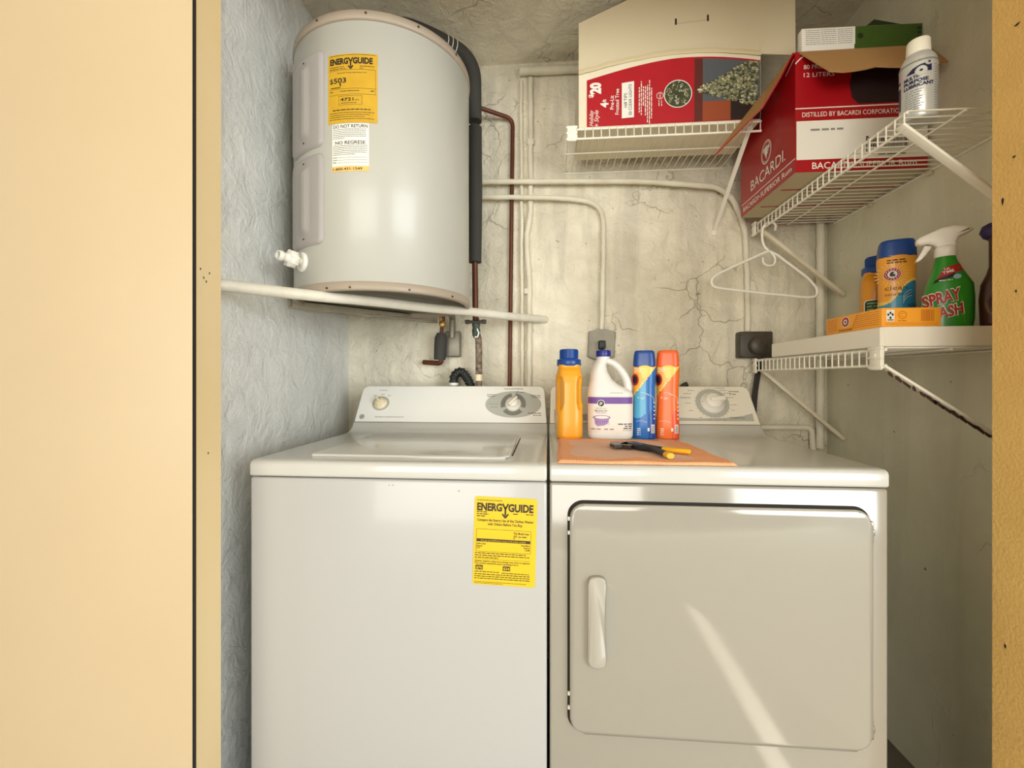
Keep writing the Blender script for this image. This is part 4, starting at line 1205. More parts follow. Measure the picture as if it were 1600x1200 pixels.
# underside: bare board with the red printed strip of the meeting flaps
mb.add([(BX0, BY0, BZ0 - .0003), (BX1, BY0, BZ0 - .0003), (BX1, BY1, BZ0 - .0003), (BX0, BY1, BZ0 - .0003)], [(0, 3, 2, 1)], 3)
for y in (BY0 + .11, BY0 + .24): mb.add([(BX0 + .02, y, BZ0 - .0006), (BX1, y, BZ0 - .0006), (BX1, y + .010, BZ0 - .0006), (BX0 + .02, y + .010, BZ0 - .0006)], [(0, 3, 2, 1)], 0)
W_, H_ = BX1 - BX0, BZ1 - BZ0
pr = Print(mb, plane_fn((BX0, BY0, BZ0), (1, 0, 0), (0, 0, 1)), .0004)       # front: 0 red 1 white 2 dark 3 kraft 4 print grey
pr.rect(.003, .034, W_, .141, 1, 1)
pr.rect(0, .1745, W_, .1775, 1, 1); pr.rect(.003, .030, W_, .0315, 1, 1) if False else None
pr.text('DISTILLED BY BACARDI CORPORATION', .018, .152, .0135, 1, w=.262, bold=.0)
pr.text('12 LITERS', .022, .262, .0125, 1, w=.080); pr.text('80 PROOF', .022, .284, .0125, 1, w=.072)
for k in range(6): pr.line((.030 * k / 6, .300 + .022 * sin(k / 6 * PI / 2)), (.030 * (k + 1) / 6, .300 + .022 * sin((k + 1) / 6 * PI / 2)), .003, 1, 1)
dk = [(.165, .182), (.300, .182), (.300, .288), (.165, .288), (.148, .27), (.142, .235), (.148, .20)]
pr.poly(dk, 2, 1)
pr.text('LOREDO', .05, .112, .006, 4, w=.001) if False else pr.micro(.040, .125, .113, .0055, 4, 2, 300)
pr.text('BACARDI', .044, .008, .0185, 1, w=.105, bold=.01); pr.ell(.156, .017, .003, .003, 1, 2, 10)
pr.text('SUPERIOR', .165, .009, .0165, 1, w=.095); pr.text('Rum', .268, .009, .0165, 1, w=.045)
rr = random.Random(5); x = .190
pr.rect(.184, .048, .300, .092, 1, 2)
while x < .292:
    w_ = rr.choice((.0012, .002, .0032)); pr.rect(x, .056, x + w_, .088, 2, 3); x += w_ + rr.choice((.0012, .002))
pr.rect(.184, .088, .190, .092, 2, 3); pr.rect(.184, .050, .187, .092, 2, 3); pr.micro(.215, .285, .040, .005, 4, 3, 301)
# left side, reading from the far edge to the near edge
D_ = BY1 - BY0
pr = Print(mb, plane_fn((BX0, BY1, BZ0), (0, -1, 0), (0, 0, 1)), .0004)
pr.rect(.006, .038, D_, .0405, 1, 1)
pr.text('BACARDI', .020, .012, .0165, 1, w=.110, bold=.01); pr.ell(.137, .020, .0035, .003, 1, 2, 10)
pr.text('SUPERIOR', .146, .012, .0165, 1, w=.120, bold=.01); pr.text('Rum', .276, .012, .0165, 1, w=.052, bold=.01)
pr.text('BACARDI', .078, .060, .036, 1, w=.205, bold=.0); pr.ell(.292, .062, .003, .003, 1, 2, 8)
ec, ev = .183, .140
pr.ring(ec, ev, .029, .032, 1, 2, asp=1.12, n=36); pr.ring(ec, ev, .025, .0265, 1, 2, asp=1.12, n=36)
bat = [(0, .020), (.004, .017), (.006, .021), (.008, .014), (.016, .018), (.020, .012), (.018, .003), (.013, .006), (.014, -.003), (.009, -.001), (.009, -.010), (.004, -.007), (.003, -.018), (0, -.022)]
bat = bat + [(-x, y) for x, y in reversed(bat[1:-1])]
pr.poly([(ec + x, ev + y) for x, y in bat], 1, 2)
for sx in (-1, 1):
    pr.line((ec + sx * .006, ev + .010), (ec + sx * .010, ev - .002), .0014, 0, 3); pr.line((ec + sx * .011, ev + .011), (ec + sx * .013, ev + .003), .0012, 0, 3)
pr.line((D_ - .050, .300), (D_ - .006, .318), .003, 1, 1)
mb.build('carton_body', [M_redd, M_white, M_pdark, M_kraftw, M_greyink], rc)


def flap(pts, name, mats, par, th=.004):
    a, b_, c = Vector(pts[0]), Vector(pts[1]), Vector(pts[-1]); N = (b_ - a).cross(c - a).normalized() * th
    mb = MB(); n = len(pts); vs = [Vector(p) for p in pts]; vs += [v - N for v in vs]
    mb.add(vs, [tuple(range(n))] + [tuple(reversed(range(n, 2 * n)))] + [(i, n + i, n + (i + 1) % n, (i + 1) % n) for i in range(n)], [0, 1] + [0] * n)
    return mb.build(name, mats, par)


la = R(28); LF = .150
flap([(BX0 - .001, BY0 + .004, BZ1), (BX0 - .001, .470, BZ1), (.519, .468, 1.795), (.610, .357, 1.872), (.648, .336, 1.94)][::-1], 'side_flap', [M_redd, M_brownc], rc)
fa_ = R(36); LF = .135
fy, fz = BY0 - LF * sin(fa_), BZ1 - LF * cos(fa_)
edge = [(BX0 + .045, .98)] + [(BX0 + .045 + (W_ - .045) * k / 10, 1 + .05 * sin(k * 1.3) - .08 * (k > 3)) for k in range(1, 10)] + [(BX1 - .004, .86)]
flap([(BX0 + .010, BY0 - .001, BZ1), ] + [(x, BY0 - LF * sin(fa_) * t, BZ1 - LF * cos(fa_) * t) for x, t in edge] + [(BX1 - .002, BY0 - .001, BZ1)], 'front_flap', [M_brownc, M_redd], rc)

# flat carton lying on the rum carton
gp = thing('flat_packet', 'flat green and cream printed packet lying on top of the red rum carton', 'packet', (.86, .378, BZ1 + .002), R(1))
mb = MB().box((-.152, -.030, 0), (.168, -.008, .076), 0, .002)
pr = Print(mb, plane_fn((-.152, -.030, .024), (1, 0, 0), (0, 0, 1)), .0004)
pr.rect(.140, -.022, .3185, .0505, 1, 1)
pr.rect(.139, .0015, .142, .0505, 0, 2)
for c0 in (.010, .052, .096):
    for k in range(8): pr.micro(c0, c0 + .040, .044 - k * .0055, .0016, 2, 1, 400 + k + int(c0 * 1000))
pr.ell(.156, .024, .008, .008, 3, 2, 16)
for k in range(3): pr.rect(.306, .010 + k * .012, .316, .018 + k * .012, 3, 2)
mb.build('packet_body', [M_white, mat('packet_green', (64, 92, 30), .5, var=(40, .3, (50, 74, 24))), M_greyink, mat('deep_green', (30, 48, 20), .5)], gp, True)
MB().prism([(.02, 0), (.13, 0), (.07, .014), (.045, .020)], (0, -.020, .0765), (1, 0, 0), (0, 0, 1), .004).build('lifted_corner', MATS['deep_green'], gp, True)

# ================================================================== LUBRICANT CAN
M_can = mat('can_silver_white', (206, 206, 200), .3, metal=.25, var=(30, .25, (170, 170, 165)))
M_capw = mat('can_cap_cream', (244, 238, 218), .4)
M_navy = mat('navy_ink', (28, 26, 66), .45)
lc = thing('spray_can', 'white multi-purpose lubricant spray can with cream cap, on the near end of the upper shelf', 'can', (0.822, 0.100, ZBs + .0065), R(-37))
mb = MB().lathe([(.031, 0), (.033, .003), (.033, .118), (.0325, .126), (.0295, .137), (.024, .146), (.0195, .151)], 56)
cf = lambda u_, z, off: Vector((sin(u_ / .033) * (.0332 + off), -cos(u_ / .033) * (.0332 + off), z))
pr = Print(mb, cf, .0003, strip=.004)
mb.lathe([(.0332, .120), (.0338, .122), (.0332, .124)], 56, 2, cap=False)
pr.poly([(-.022, .098), (-.010, .108), (.002, .112), (.022, .1145), (.022, .095), (.004, .095)], 1, 1)
gear = []
for k in range(36):
    a = 2 * PI * k / 36; r_ = .0098 + (.0012 if k % 2 else 0); gear.append((.004 + r_ * cos(a), .098 + r_ * sin(a)))
pr.poly(gear, 0, 2); pr.ell(.004, .099, .0030, .0026, 1, 3, 14); pr.ell(.0165, .1135, .0062, .0060, 0, 2, 18); pr.ell(.0175, .114, .0024, .0022, 1, 3, 12)
pr.text('MULTI-', -.026, .0850, .0072, 1, w=.027, bold=.04); pr.text('PURPOSE', -.026, .0755, .0072, 1, w=.042, bold=.04); pr.text('LUBRICANT', -.026, .0660, .0072, 1, w=.052, bold=.04)
for k in range(9): pr.micro(-.024, .008 - .003 * (k % 3), .059 - .0052 * k, .0014, 3, 1, 500 + k)
for k in range(18): pr.micro(.028, .044, .108 - .0055 * k, .0012, 3, 1, 520 + k)
pr.micro(.030, .095, -.046, .010, 1, 1, 560, rot=True)
pr.poly([(-.002, .120), (.004, .120), (.001, .1245)], 3, 1)
mb.build('can_body', [M_can, M_navy, M_greyink, M_dgrey], lc, True)
MB().lathe([(.0200, .146), (.0215, .149), (.0205, .178), (.0190, .181), (0, .182)], 36).build('cap', M_capw, lc, True)
mb = MB()
for k in range(0): a = k * 2.4; mb.tube([(-.032 + .007 * cos(a), -.034 + .004 * sin(a * 1.7), .004 + k * .0012), (-.032 + .007 * cos(a + 1.5), -.034 + .005 * sin(a), .006 + k * .0012)], .0012, 5)
MB_t = mb.build('string_knot', M_wire, None, True) if False else None

# ================================================================== WHITE TRAY ON THE LOWER SHELF
TRZ = ZCs + .0072
tray = MB()
pts_ = [(0.748, .600), (0.748, .104), (0.990, .098), (1.016, .104), (1.029, .125), (1.030, .600)]
b = bmesh.new(); lo = [b.verts.new((x, y, TRZ)) for x, y in pts_]; hi = [b.verts.new((x, y, TRZ + .044)) for x, y in pts_]
b.faces.new(hi); b.faces.new(lo[::-1])
for i in range(6): b.faces.new((lo[i], lo[(i + 1) % 6], hi[(i + 1) % 6], hi[i]))
bmesh.ops.recalc_face_normals(b, faces=b.faces[:]); bmesh.ops.bevel(b, geom=[e for e in b.edges if abs(e.verts[0].co.z - e.verts[1].co.z) > .01], offset=.004, segments=3, affect='EDGES')
bmesh.ops.bevel(b, geom=[e for e in b.edges if e.calc_face_angle(0) > R(60)], offset=.0015, segments=2, affect='EDGES')
tray.bm(b, 0, False)
tray_t = TRZ + .044
tro = tray.build('shelf_tray', mat('tray_white', (238, 232, 216), .28, coat=.3))
tag(tro, 'thick white plastic tray lying on the lower right wire shelf', 'tray')

# ================================================================== BOTTLES
M_by = mat('detergent_yellow', (234, 160, 32), .32, coat=.2)
M_bcap = mat('cap_blue', (14, 66, 140), .35, coat=.2)
M_bcapd = mat('cap_navy', (34, 42, 132), .35, coat=.2)
M_bw = mat('bleach_white', (226, 223, 216), .3, coat=.2)
M_purple = mat('label_purple', (112, 76, 150), .45)
M_purpl2 = mat('label_light_purple', (164, 132, 176), .45)
M_lab = mat('label_cream', (228, 218, 206), .45)
M_o1 = mat('sun_orange', (246, 168, 52), .35, coat=.2)
M_o2 = mat('sun_yellow', (252, 206, 96), .35, coat=.2)
M_b1 = mat('wrap_sky_blue', (84, 170, 208), .35, coat=.2)
M_b2 = mat('wrap_blue', (24, 104, 180), .35, coat=.2)
M_b3 = mat('wrap_deep_blue', (10, 70, 148), .35, coat=.2)
M_r1 = mat('wrap_orange', (246, 110, 34), .35, coat=.2)
M_r2 = mat('wrap_red_orange', (232, 80, 22), .35, coat=.2)
M_r3 = mat('wrap_deep_red', (176, 40, 26), .35, coat=.2)
M_emb = mat('emblem_red', (168, 28, 40), .45)


def face_cam(x, y): return -math.atan2(x, y - CY)


def det_bottle(loc, rz, label, front_label=False, m=None, sh=1.0):
    m = m or M_by
    s = thing('detergent_bottle', label, 'bottle', loc, rz, 'detergent bottles')
    prof = [(0, 0, .034, .046), (.003, 0, .038, .050), (.010, 0, .041, .053), (.170, 0, .041, .053), (.192, 0, .040, .050), (.208, 0, .036, .043), (.218, 0, .034, .034), (.226, 0, .034, .034)]
    prof = [(p[0] * sh,) + p[1:] for p in prof]; zo = .226 * (sh - 1)
    rings = []
    for z, cx, rx, ry in dense(prof, .0035):
        ring = super_ring(cx, 0, rx, ry, z, 3.2, 96)
        for p in ring:      # two long finger hollows on the front and their arch
            for sx in (-1, 1):
                a = (p.x - sx * .031) / .0115; c = (z - .140) / .052
                e = a * a + abs(c) ** 3
                if front_label: continue
                if p.y < 0 and e < 1: p.y += .020 * (1 - e) ** .45
                if e < 1 and abs(p.x) > .028: p.x -= sx * .004 * (1 - e) ** .5 * (1 if p.y < .02 else 0)
        rings.append(ring)
    mb = MB().loft(rings, 0)
    if front_label:
        pr = Print(mb, front_fn([(z, cx, rx, ry + .001) for z, cx, rx, ry in prof], 3.2), .0004, strip=.005)
        pr.rrect(-.034, .062, .022, .112, .008, 1, 1); pr.rrect(-.032, .064, .020, .110, .007, 2, 2)
        for k in range(3): pr.micro(-.028, .016, .100 - .009 * k, .004, 3, 3, 600 + k)
        pr.ell(-.006, .071, .018, .006, 4, 3)
    mb.build('bottle_body', [m, M_white, mat('label_black_green', (30, 40, 26), .5), mat('label_leaf', (120, 160, 80), .5), mat('label_pale_orange', (236, 190, 140), .5)], s, True)
    mb = MB().lathe([(r_, z + zo) for r_, z in ((.036, .223), (.0375, .225), (.037, .241), (.0355, .243), (.030, .244), (.0285, .247), (.0280, .272), (.0265, .2745), (0, .2748))], 48)
    for k in range(36): a = 2 * PI * k / 36; mb.box((.0276, -.0007, .247 + zo), (.0290, .0007, .271 + zo), 0, 0, 2, Matrix.Rotation(a, 4, 'Z'))
    mb.build('cap', M_bcap, s, True)
    return s


DK = .9172
b1 = det_bottle((0.064, 0.432, DK), R(2), 'yellow detergent bottle with blue cap, leftmost of the bottles on the dryer')
# its printed side label peeks round the left edge
mb = MB(); mb.loft([super_ring(-.036, .016, .0072, .026, z, 3, 24) for z in (.024, .030, .064, .070)], 0); mb.build('side_label', mat('silver_label', (176, 178, 176), .4), b1, True)

# bleach jug
bl = thing('bleach_jug', 'white bleach jug with purple banded label and blue cap on the dryer', 'jug', (0.190, 0.436, DK), R(-3))
bp = [(0, 0, .060, .040), (.003, 0, .065, .045), (.012, 0, .0685, .048), (.134, 0, .0685, .048), (.142, -.001, .067, .047), (.152, -.008, .059, .045), (.165, -.0185, .0455, .042), (.180, -.0265, .034, .038),
      (.205, -.0325, .0255, .032), (.225, -.0305, .0205, .026), (.238, -.0235, .019, .021), (.248, -.0195, .0195, .0195), (.252, -.0195, .0195, .0195)]
mb = MB().loft([super_ring(cx, 0, rx, ry, z, 3.4 if z < .14 else 3.4 - 1.4 * min(1, (z - .14) / .08), 64) for z, cx, rx, ry in dense(bp, .004)], 0)
hp = smooth_path([(.040, 0, .128), (.0545, 0, .150), (.0500, 0, .180), (.0345, 0, .208), (.0130, 0, .230), (-.010, 0, .240)], 6)
mb.tube(hp, [.016 + .002 * sin(PI * k / len(hp)) - .0045 * (k / len(hp)) for k in range(len(hp))], 18, sq=.8)
mb.loft([super_ring(.010, 0, .052, .044, .130, 3, 48), super_ring(.016, 0, .046, .040, .143, 2.6, 48), super_ring(.026, 0, .034, .030, .152, 2.3, 48), super_ring(.034, 0, .02, .02, .157, 2, 48)], 0)
mb.build('jug_body', M_bw, bl, True)
mb = MB().lathe([(.0215, .2515), (.0222, .2525), (.0216, .270), (.020, .2715), (0, .272)], 40, M=Matrix.Translation((-.0195, 0, 0)))
for k in range(30): mb.box((.0212, -.0007, .2535), (.0226, .0007, .269), 0, 0, 2, Matrix.Translation((-.0195, 0, 0)) @ Matrix.Rotation(2 * PI * k / 30, 4, 'Z'))
mb.build('cap', M_bcapd, bl, True)
mb = MB(); pr = Print(mb, front_fn(bp, 3.4), .0004, .006, strip=.006)
pr.rect(-.0665, .022, .0665, .134, 0, 1)
pr.rect(-.0665, .108, .064, .128, 1, 2)
pr.cell = None
pr.ell(-.029, .109, .0108, .0108, 0, 3); pr.ell(-.029, .109, .0088, .0088, 2, 4)
pr.ring(-.029, .1095, .0018, .0040, 0, 5, 0, 360, 18); pr.line((-.032, .1095), (-.032, .103), .0020, 0, 5)
pr.micro(-.044, -.014, .0935, .0018, 4, 3, 701)
pr.text('BLEACH', -.029, .0840, .0062, 2, w=.034, align='C', layer=3); pr.micro(-.042, -.015, .0795, .0018, 4, 3, 700)
pr.poly([(-.049, .066), (-.046, .047), (-.040, .040), (-.020, .043), (-.010, .049), (-.005, .066)], 3, 3)
pr.ell(-.027, .067, .0245, .0065, 3, 4); pr.ell(-.027, .0675, .0200, .0042, 0, 5)
pr.ring(-.027, .067, .0235, .025, 1, 5, 0, 360, 28, asp=.27)
for k in range(7): x = -.044 + k * .006; pr.line((x, .060), (x + .002, .045), .0008, 1, 5)
pr.line((-.047, .053), (-.008, .056), .0008, 1, 5)
for k, x in enumerate((-.058, -.042, -.020, -.004)): pr.micro(x, x + .012, .030, .0034, 4, 3, 710 + k)
for k in range(3): pr.micro((.020, .040, .036)[k], .062, .046 - .0065 * k, .003, 2, 3, 720 + k)
pr.line((.034, .0285), (.062, .0285), .0008, 2, 3)
for k in range(14): pr.micro(.0655, .0685, .124 - .007 * k, .0025, 4, 3, 730 + k) if False else None
pr.micro(-.004, .034, .1400, .0014, 4, 3, 745)
o = mb.build('label', [M_lab, M_purple, M_ink, M_purpl2, M_greyink], bl, True)


def scent_bottle(loc, rz, label, scheme, cap_m, name='scent_booster_bottle', full=False, sc=1.0, wd=1.0):
    s = thing(name, label, 'bottle', loc, rz, 'scent booster bottles')
    prof = [(0, 0, .031, .022), (.002, 0, .034, .025), (.030, 0, .0345, .026), (.110, 0, .0315, .025), (.160, 0, .0320, .025), (.205, 0, .0345, .026), (.218, 0, .0345, .0255), (.226, 0, .0325, .024)]
    prof = [(p[0] * sc, 0, p[2] * wd, p[3] * wd) for p in prof]
    A, B, C, D, E = 0, 1, 2, 3, 4
    def paint(p):
        x, z = p.x / wd, p.z / sc
        line = .176 + x * 1.35
        if full: line = .120 + x * .9 + .012 * sin(x * 90)
        if z > line + .006: return A if not (abs(x - .004) < .010 + (z - .185) * .35 and z > .185 and not full) else B
        if z > line - .002: return B
        if z > .145: return C if x < .004 else D
        if z > .075 + .012 * sin(x * 70): return C if x < .002 else D
        return D if x < .012 else E
    rings = [super_ring(cx, 0, rx, ry, z, 2.7, 72) for z, cx, rx, ry in dense(prof, .0025 * sc)]
    mb = MB().loft(rings, 0, True, paint)
    pr = Print(mb, front_fn(prof, 2.7), .0004, strip=.004)
    k_ = sc
    if not full:
        for k in range(3): pr.micro(-.030, -.010, .214 - .005 * k, .0022, 7, 1, 800 + k)
        ex, ez = -.030, .180
        pr.ell(ex + .002, ez, .0105, .018, 5, 1, 24); pr.ell(ex + .002, ez, .0065, .012, 6, 2, 20)
        for k in range(7): a = R(-48 + 16 * k); pr.line((ex + .016 * cos(a), ez + .022 * sin(a)), (ex + .026 * cos(a), ez + .032 * sin(a)), .0012, 1, 2)
        pr.ring(-.006, .128, .018, .0192, 7, 2, 20, 110, 14, asp=.7); pr.ring(.004, .118, .022, .023, 7, 2, -20, 100, 18, asp=.8)
        pr.text('n', -.026, .139, .009, 6, bold=0); pr.text('s', -.020, .123, .008, 7); pr.text('on', -.012, .121, .008, 7)
        pr.ring(-.012, .045, .020, .0214, 7, 2, 30, 130, 14, asp=.5)
        for k in range(5): pr.micro(.026, .030, .06 + k * .012, .004, 7, 1, 820 + k)
        pr.rect(.019, .018, .029, .044, 7, 1); pr.rect(.008, .024, .014, .034, 7, 1)
        for k in range(8): pr.rect(.0205, .020 + k * .0028, .0275, .0214 + k * .0028, 6, 2)
        for k in range(4): pr.micro(-.022, -.012, .012 + k * .006, .0025, 7, 1, 830 + k)
    else:
        def P(a, b): return a * k_, b * k_
        for k in range(2): pr.micro(-.028 * k_, .014 * k_, (.208 - .007 * k) * k_, .003, 6, 1, 840 + k)
        ex, ez = -.016 * k_, .170 * k_
        for k in range(22): a = 2 * PI * k / 22; pr.line((ex + .022 * cos(a), ez + .022 * sin(a)), (ex + .034 * cos(a), ez + .034 * sin(a)), .0016, 1, 1)
        pr.ell(ex, ez, .0175, .0175, 7, 2); pr.ell(ex, ez, .0165, .0165, 5, 3); pr.ell(ex, ez, .0098, .0098, 7, 4)
        for k in range(14): a = 2 * PI * k / 14; pr.rect(ex + .0132 * cos(a) - .001, ez + .0132 * sin(a) - .0013, ex + .0132 * cos(a) + .001, ez + .0132 * sin(a) + .0013, 7, 4)
        pr.poly([(ex - .004, ez - .006), (ex + .005, ez - .006), (ex + .006, ez - .001), (ex + .001, ez + .001), (ex + .004, ez + .006), (ex - .002, ez + .007), (ex - .006, ez + .001)], 6, 5)
        pr.text('clean', -.031 * k_, .126 * k_, .0125, 6, w=.046 * k_, bold=-.01); pr.text('sensations', -.031 * k_, .110 * k_, .0085, 6, w=.058 * k_, bold=-.01)
        for a0_ in (0, 1, 2): pr.ring(.030 * k_, (.085 + .008 * a0_) * k_, .022, .0228, 7, 3, 100, 175, 12)
    mb.build('bottle_body', list(scheme) + [M_emb, M_ink, M_white], s, True)
    cp_ = [(.220, 0, .0325, .0235), (.222, 0, .0335, .0245), (.240, 0, .0330, .0240), (.262, 0, .0305, .0225), (.268, 0, .0285, .021), (.270, 0, .024, .017)]
    rings = []
    for z, cx, rx, ry in dense([(p[0] * sc, 0, p[2] * wd, p[3] * wd) for p in cp_], .003):
        ring = super_ring(cx, 0, rx, ry, z, 3.4, 64)
        if z < .223 * sc:
            for p in ring: p.z -= .005 * sc * max(0, 1 - (p.x / (.03 * sc)) ** 2)
        rings.append(ring)
    MB().loft(rings, 0).build('cap', cap_m, s, True)
    return s


scent_bottle((0.2955, 0.440, DK), R(-8), 'blue and orange scent booster bottle with blue cap, between bleach jug and orange bottle', (M_o1, M_o2, M_b1, M_b2, M_b3), M_bcap)
scent_bottle((0.3660, 0.440, DK), R(-10), 'all orange scent booster bottle with orange cap, rightmost bottle on the dryer', (M_o1, M_o2, M_r1, M_r1, M_r2), mat('cap_orange', (240, 96, 30), .35, coat=.2))

# on the tray
TT = tray_t + .0005
det2 = det_bottle((0.978, 0.448, TT), face_cam(.978, .448) + R(6), 'yellow bottle with dark green label and blue cap, behind the others on the tray', True, mat('detergent_ochre', (226, 150, 26), .35, coat=.2), .87)
sb_ = scent_bottle((0.945, 0.330, TT), face_cam(.945, .33) + R(14), 'orange and blue laundry scent bottle with round red emblem, on the white tray', (M_o1, M_o2, mat('wave_teal', (60, 150, 176), .35, coat=.2), mat('wave_blue', (40, 128, 164), .35, coat=.2), mat('wave_deep', (24, 96, 140), .35, coat=.2)), M_bcap, full=True, sc=.955, wd=1.22)

M_green = mat('spray_green', (40, 140, 34), .3, coat=.25)
M_greenl = mat('spray_light_green', (96, 178, 56), .3, coat=.25)
sp = thing('spray_bottle', 'bright green stain remover spray bottle with white trigger head on the tray', 'bottle', (0.931, 0.164, TT), face_cam(.931, .164) + R(12))
pf_ = [(0, 0, .042, .026), (.003, 0, .046, .029), (.020, .001, .0475, .030), (.075, .004, .045, .030), (.105, .006, .041, .029), (.125, .004, .033, .027), (.150, .001, .024, .022), (.168, 0, .0185, .0185), (.178, 0, .0165, .0165)]
def spaint(p):
    return 1 if (p.x < .012 and p.z > .030 and p.z < .105 and p.y < 0) else 0
mb = MB().loft([super_ring(cx, 0, rx, ry, z, 2.5, 64) for z, cx, rx, ry in dense(pf_, .003)], 0, True)
pr = Print(mb, front_fn(pf_, 2.5), .0005, strip=.004)
pr.poly([(-.020, .117), (.026, .137), (.023, .155), (-.006, .145)], 2, 1)
pr.poly([(-.026, .108), (.012, .123), (.010, .132), (-.021, .118)], 5, 1)
pr.text('1st', -.006, .1385, .0060, 3, rot=R(14), bold=.02); pr.text('TIME', -.009, .1290, .0066, 3, rot=R(14), bold=.02)
pr.micro(-.016, .006, .113, .002, 3, 2, 900); pr.ell(.014, .121, .007, .006, 6, 2, 10)
pr.text('SPRAY', -.040, .052, .029, 3, w=.068, rot=R(14), bold=.06, shear=.25, layer=1); pr.text('SPRAY', -.040, .052, .028, 2, w=.066, rot=R(14), bold=.03, shear=.25, layer=2)
pr.text('WASH', -.036, .018, .027, 3, w=.068, rot=R(14), bold=.06, shear=.25, layer=1); pr.text('WASH', -.036, .018, .026, 2, w=.066, rot=R(14), bold=.03, shear=.25, layer=2)
pr.line((.026, .010), (.020, .075), .0010, 4, 1, 10)
mb.build('bottle_body', [M_green, M_greenl, mat('spray_red', (176, 32, 36), .4), M_white, M_greenl, mat('spray_black', (24, 30, 20), .4), mat('pale_blue', (150, 190, 210), .4)], sp, True)
M_sprayw = mat('sprayer_white', (244, 240, 228), .35)
mb = MB().lathe([(.0185, .174), (.0200, .176), (.0198, .196), (.0175, .200), (0, .201)], 32)
head = [(-.052, .212), (-.053, .222), (-.046, .229), (-.030, .236), (-.008, .246), (.012, .248), (.034, .244), (.043, .238), (.046, .232), (.036, .226), (.022, .220), (.018, .208), (.018, .196), (-.016, .196), (-.020, .204), (-.032, .210), (-.044, .208)]
b = bmesh.new(); A = [b.verts.new((x, -.014, z)) for x, z in head]; B = [b.verts.new((x, .014, z)) for x, z in head]
fA = b.faces.new(A); fB = b.faces.new(B[::-1]); n = len(head)
for i in range(n): b.faces.new((A[(i + 1) % n], A[i], B[i], B[(i + 1) % n]))
bmesh.ops.recalc_face_normals(b, faces=b.faces[:])
bmesh.ops.bevel(b, geom=list(fA.edges) + list(fB.edges), offset=.008, segments=4, profile=.5, affect='EDGES')
mb.bm(b, 0, True)
mb.build('sprayer_head', M_sprayw, sp, True)
tr = [(-.024, .204), (-.030, .196), (-.034, .184), (-.042, .174), (-.050, .168), (-.054, .171), (-.048, .182), (-.042, .194), (-.038, .207)]
MB().prism(tr[::-1], (0, .008, 0), (1, 0, 0), (0, 0, 1), .016, 0, .002, True).build('trigger', M_sprayw, sp, True)

sp.scale = (1, 1, .965)

# dark bottle half hidden by the right jamb
M_amber = mat('dark_amber', (70, 36, 24), .3, coat=.3)
db = thing('cleaner_bottle', 'dark brown bottle with a deep purple trigger top, at the right jamb', 'bottle', (0.985, 0.125, TT), face_cam(.985, .125) - R(20)) if False else thing('cleaner_bottle', 'dark brown bottle with a deep purple cap, half hidden by the right jamb', 'bottle', (1.001, 0.116, TT), face_cam(1.001, .116))
dp = [(0, 0, .026, .022), (.003, 0, .029, .025), (.060, 0, .031, .026), (.095, 0, .028, .024), (.118, 0, .019, .018), (.135, 0, .015, .015), (.190, 0, .015, .015), (.198, 0, .0175, .0175)]
mb = MB().loft([super_ring(cx, 0, rx, ry, z, 2.3, 48) for z, cx, rx, ry in dense(dp, .004)], 0)
pr = Print(mb, front_fn(dp, 2.3), .0004); pr.ell(.0, .05, .020, .032, 1, 1); pr.ell(0, .05, .014, .022, 2, 2)
mb.build('bottle_body', [M_amber, mat('label_dull_gold', (110, 78, 36), .5), mat('label_umber', (60, 28, 22), .5)], db, True)
MB().loft([super_ring(-.004 * (k > 1), 0, r_, r_ * .8, z, 2.2, 36) for k, (r_, z) in enumerate(((.018, .196), (.024, .200), (.026, .212), (.022, .226), (.012, .232)))], 0).build('cap', mat('cap_deep_purple', (52, 40, 92), .35), db, True)

# dryer sheet box
M_obox = mat('sheet_box_orange', (246, 166, 48), .5, coat=.1)
M_obox2 = mat('sheet_box_line', (196, 112, 30), .5)
sx0, sx1, sy0, sy1, sz1 = 0.7505, 0.8745, 0.1065, 0.307, TT + .0425
ab = thing('dryer_sheet_box', 'low orange dryer sheet box with barcode at the front corner of the white tray', 'box', ((sx0 + sx1) / 2, (sy0 + sy1) / 2, TT))
mb = MB().box((sx0, sy0, TT), (sx1, sy1, sz1), 0, .0008)
pr = Print(mb, plane_fn((sx0, sy0, TT), (1, 0, 0), (0, 0, 1)), .0003)
pr.rect(.009, .012, .026, .038, 1, 1)
for a_, b_ in ((.013, .027), (.0175, .031), (.022, .027), (.0175, .020)): pr.ell(a_, b_, .0022, .0030, 3, 2, 10)
pr.rect(.011, .014, .024, .016, 3, 2)
pr.ring(.043, .026, .0075, .0090, 2, 1); pr.ring(.043, .026, .0035, .0045, 2, 1, 40, 320); pr.micro(.034, .053, .012, .002, 2, 1, 950)
x = .082; rr = random.Random(9)
while x < .110:
    w_ = rr.choice((.0008, .0016, .0026)); pr.rect(x, .012, x + w_, .038, 2, 1); x += w_ + rr.choice((.0007, .0013))
for k in range(2): pr.micro(.006, .118, .0075 - .0035 * k, .0009, 2, 1, 960 + k)
pr = Print(mb, plane_fn((sx0, sy1, TT), (0, -1, 0), (0, 0, 1)), .0003)
for k in range(7): pr.micro(.006, .046, .036 - .0048 * k, .0014, 2, 1, 970 + k)
for k in range(7): pr.micro(.118 - .003 * k, .192, .036 - .0048 * k, .0014, 2, 1, 980 + k)
pr.line((.098, .003), (.122, .040), .0010, 2, 1)
pr.ell(.078, .026, .0150, .0135, 1, 1); pr.ell(.078, .026, .0130, .0118, 4, 2); pr.ell(.078, .026, .0070, .0064, 1, 3); pr.ell(.079, .026, .0034, .0030, 3, 4, 8)
pr.text('Essentials', .078, .004, .0060, 3, w=.048, align='C')
mb.build('carton', [M_obox, M_white, M_obox2, M_ink, M_emb], ab)

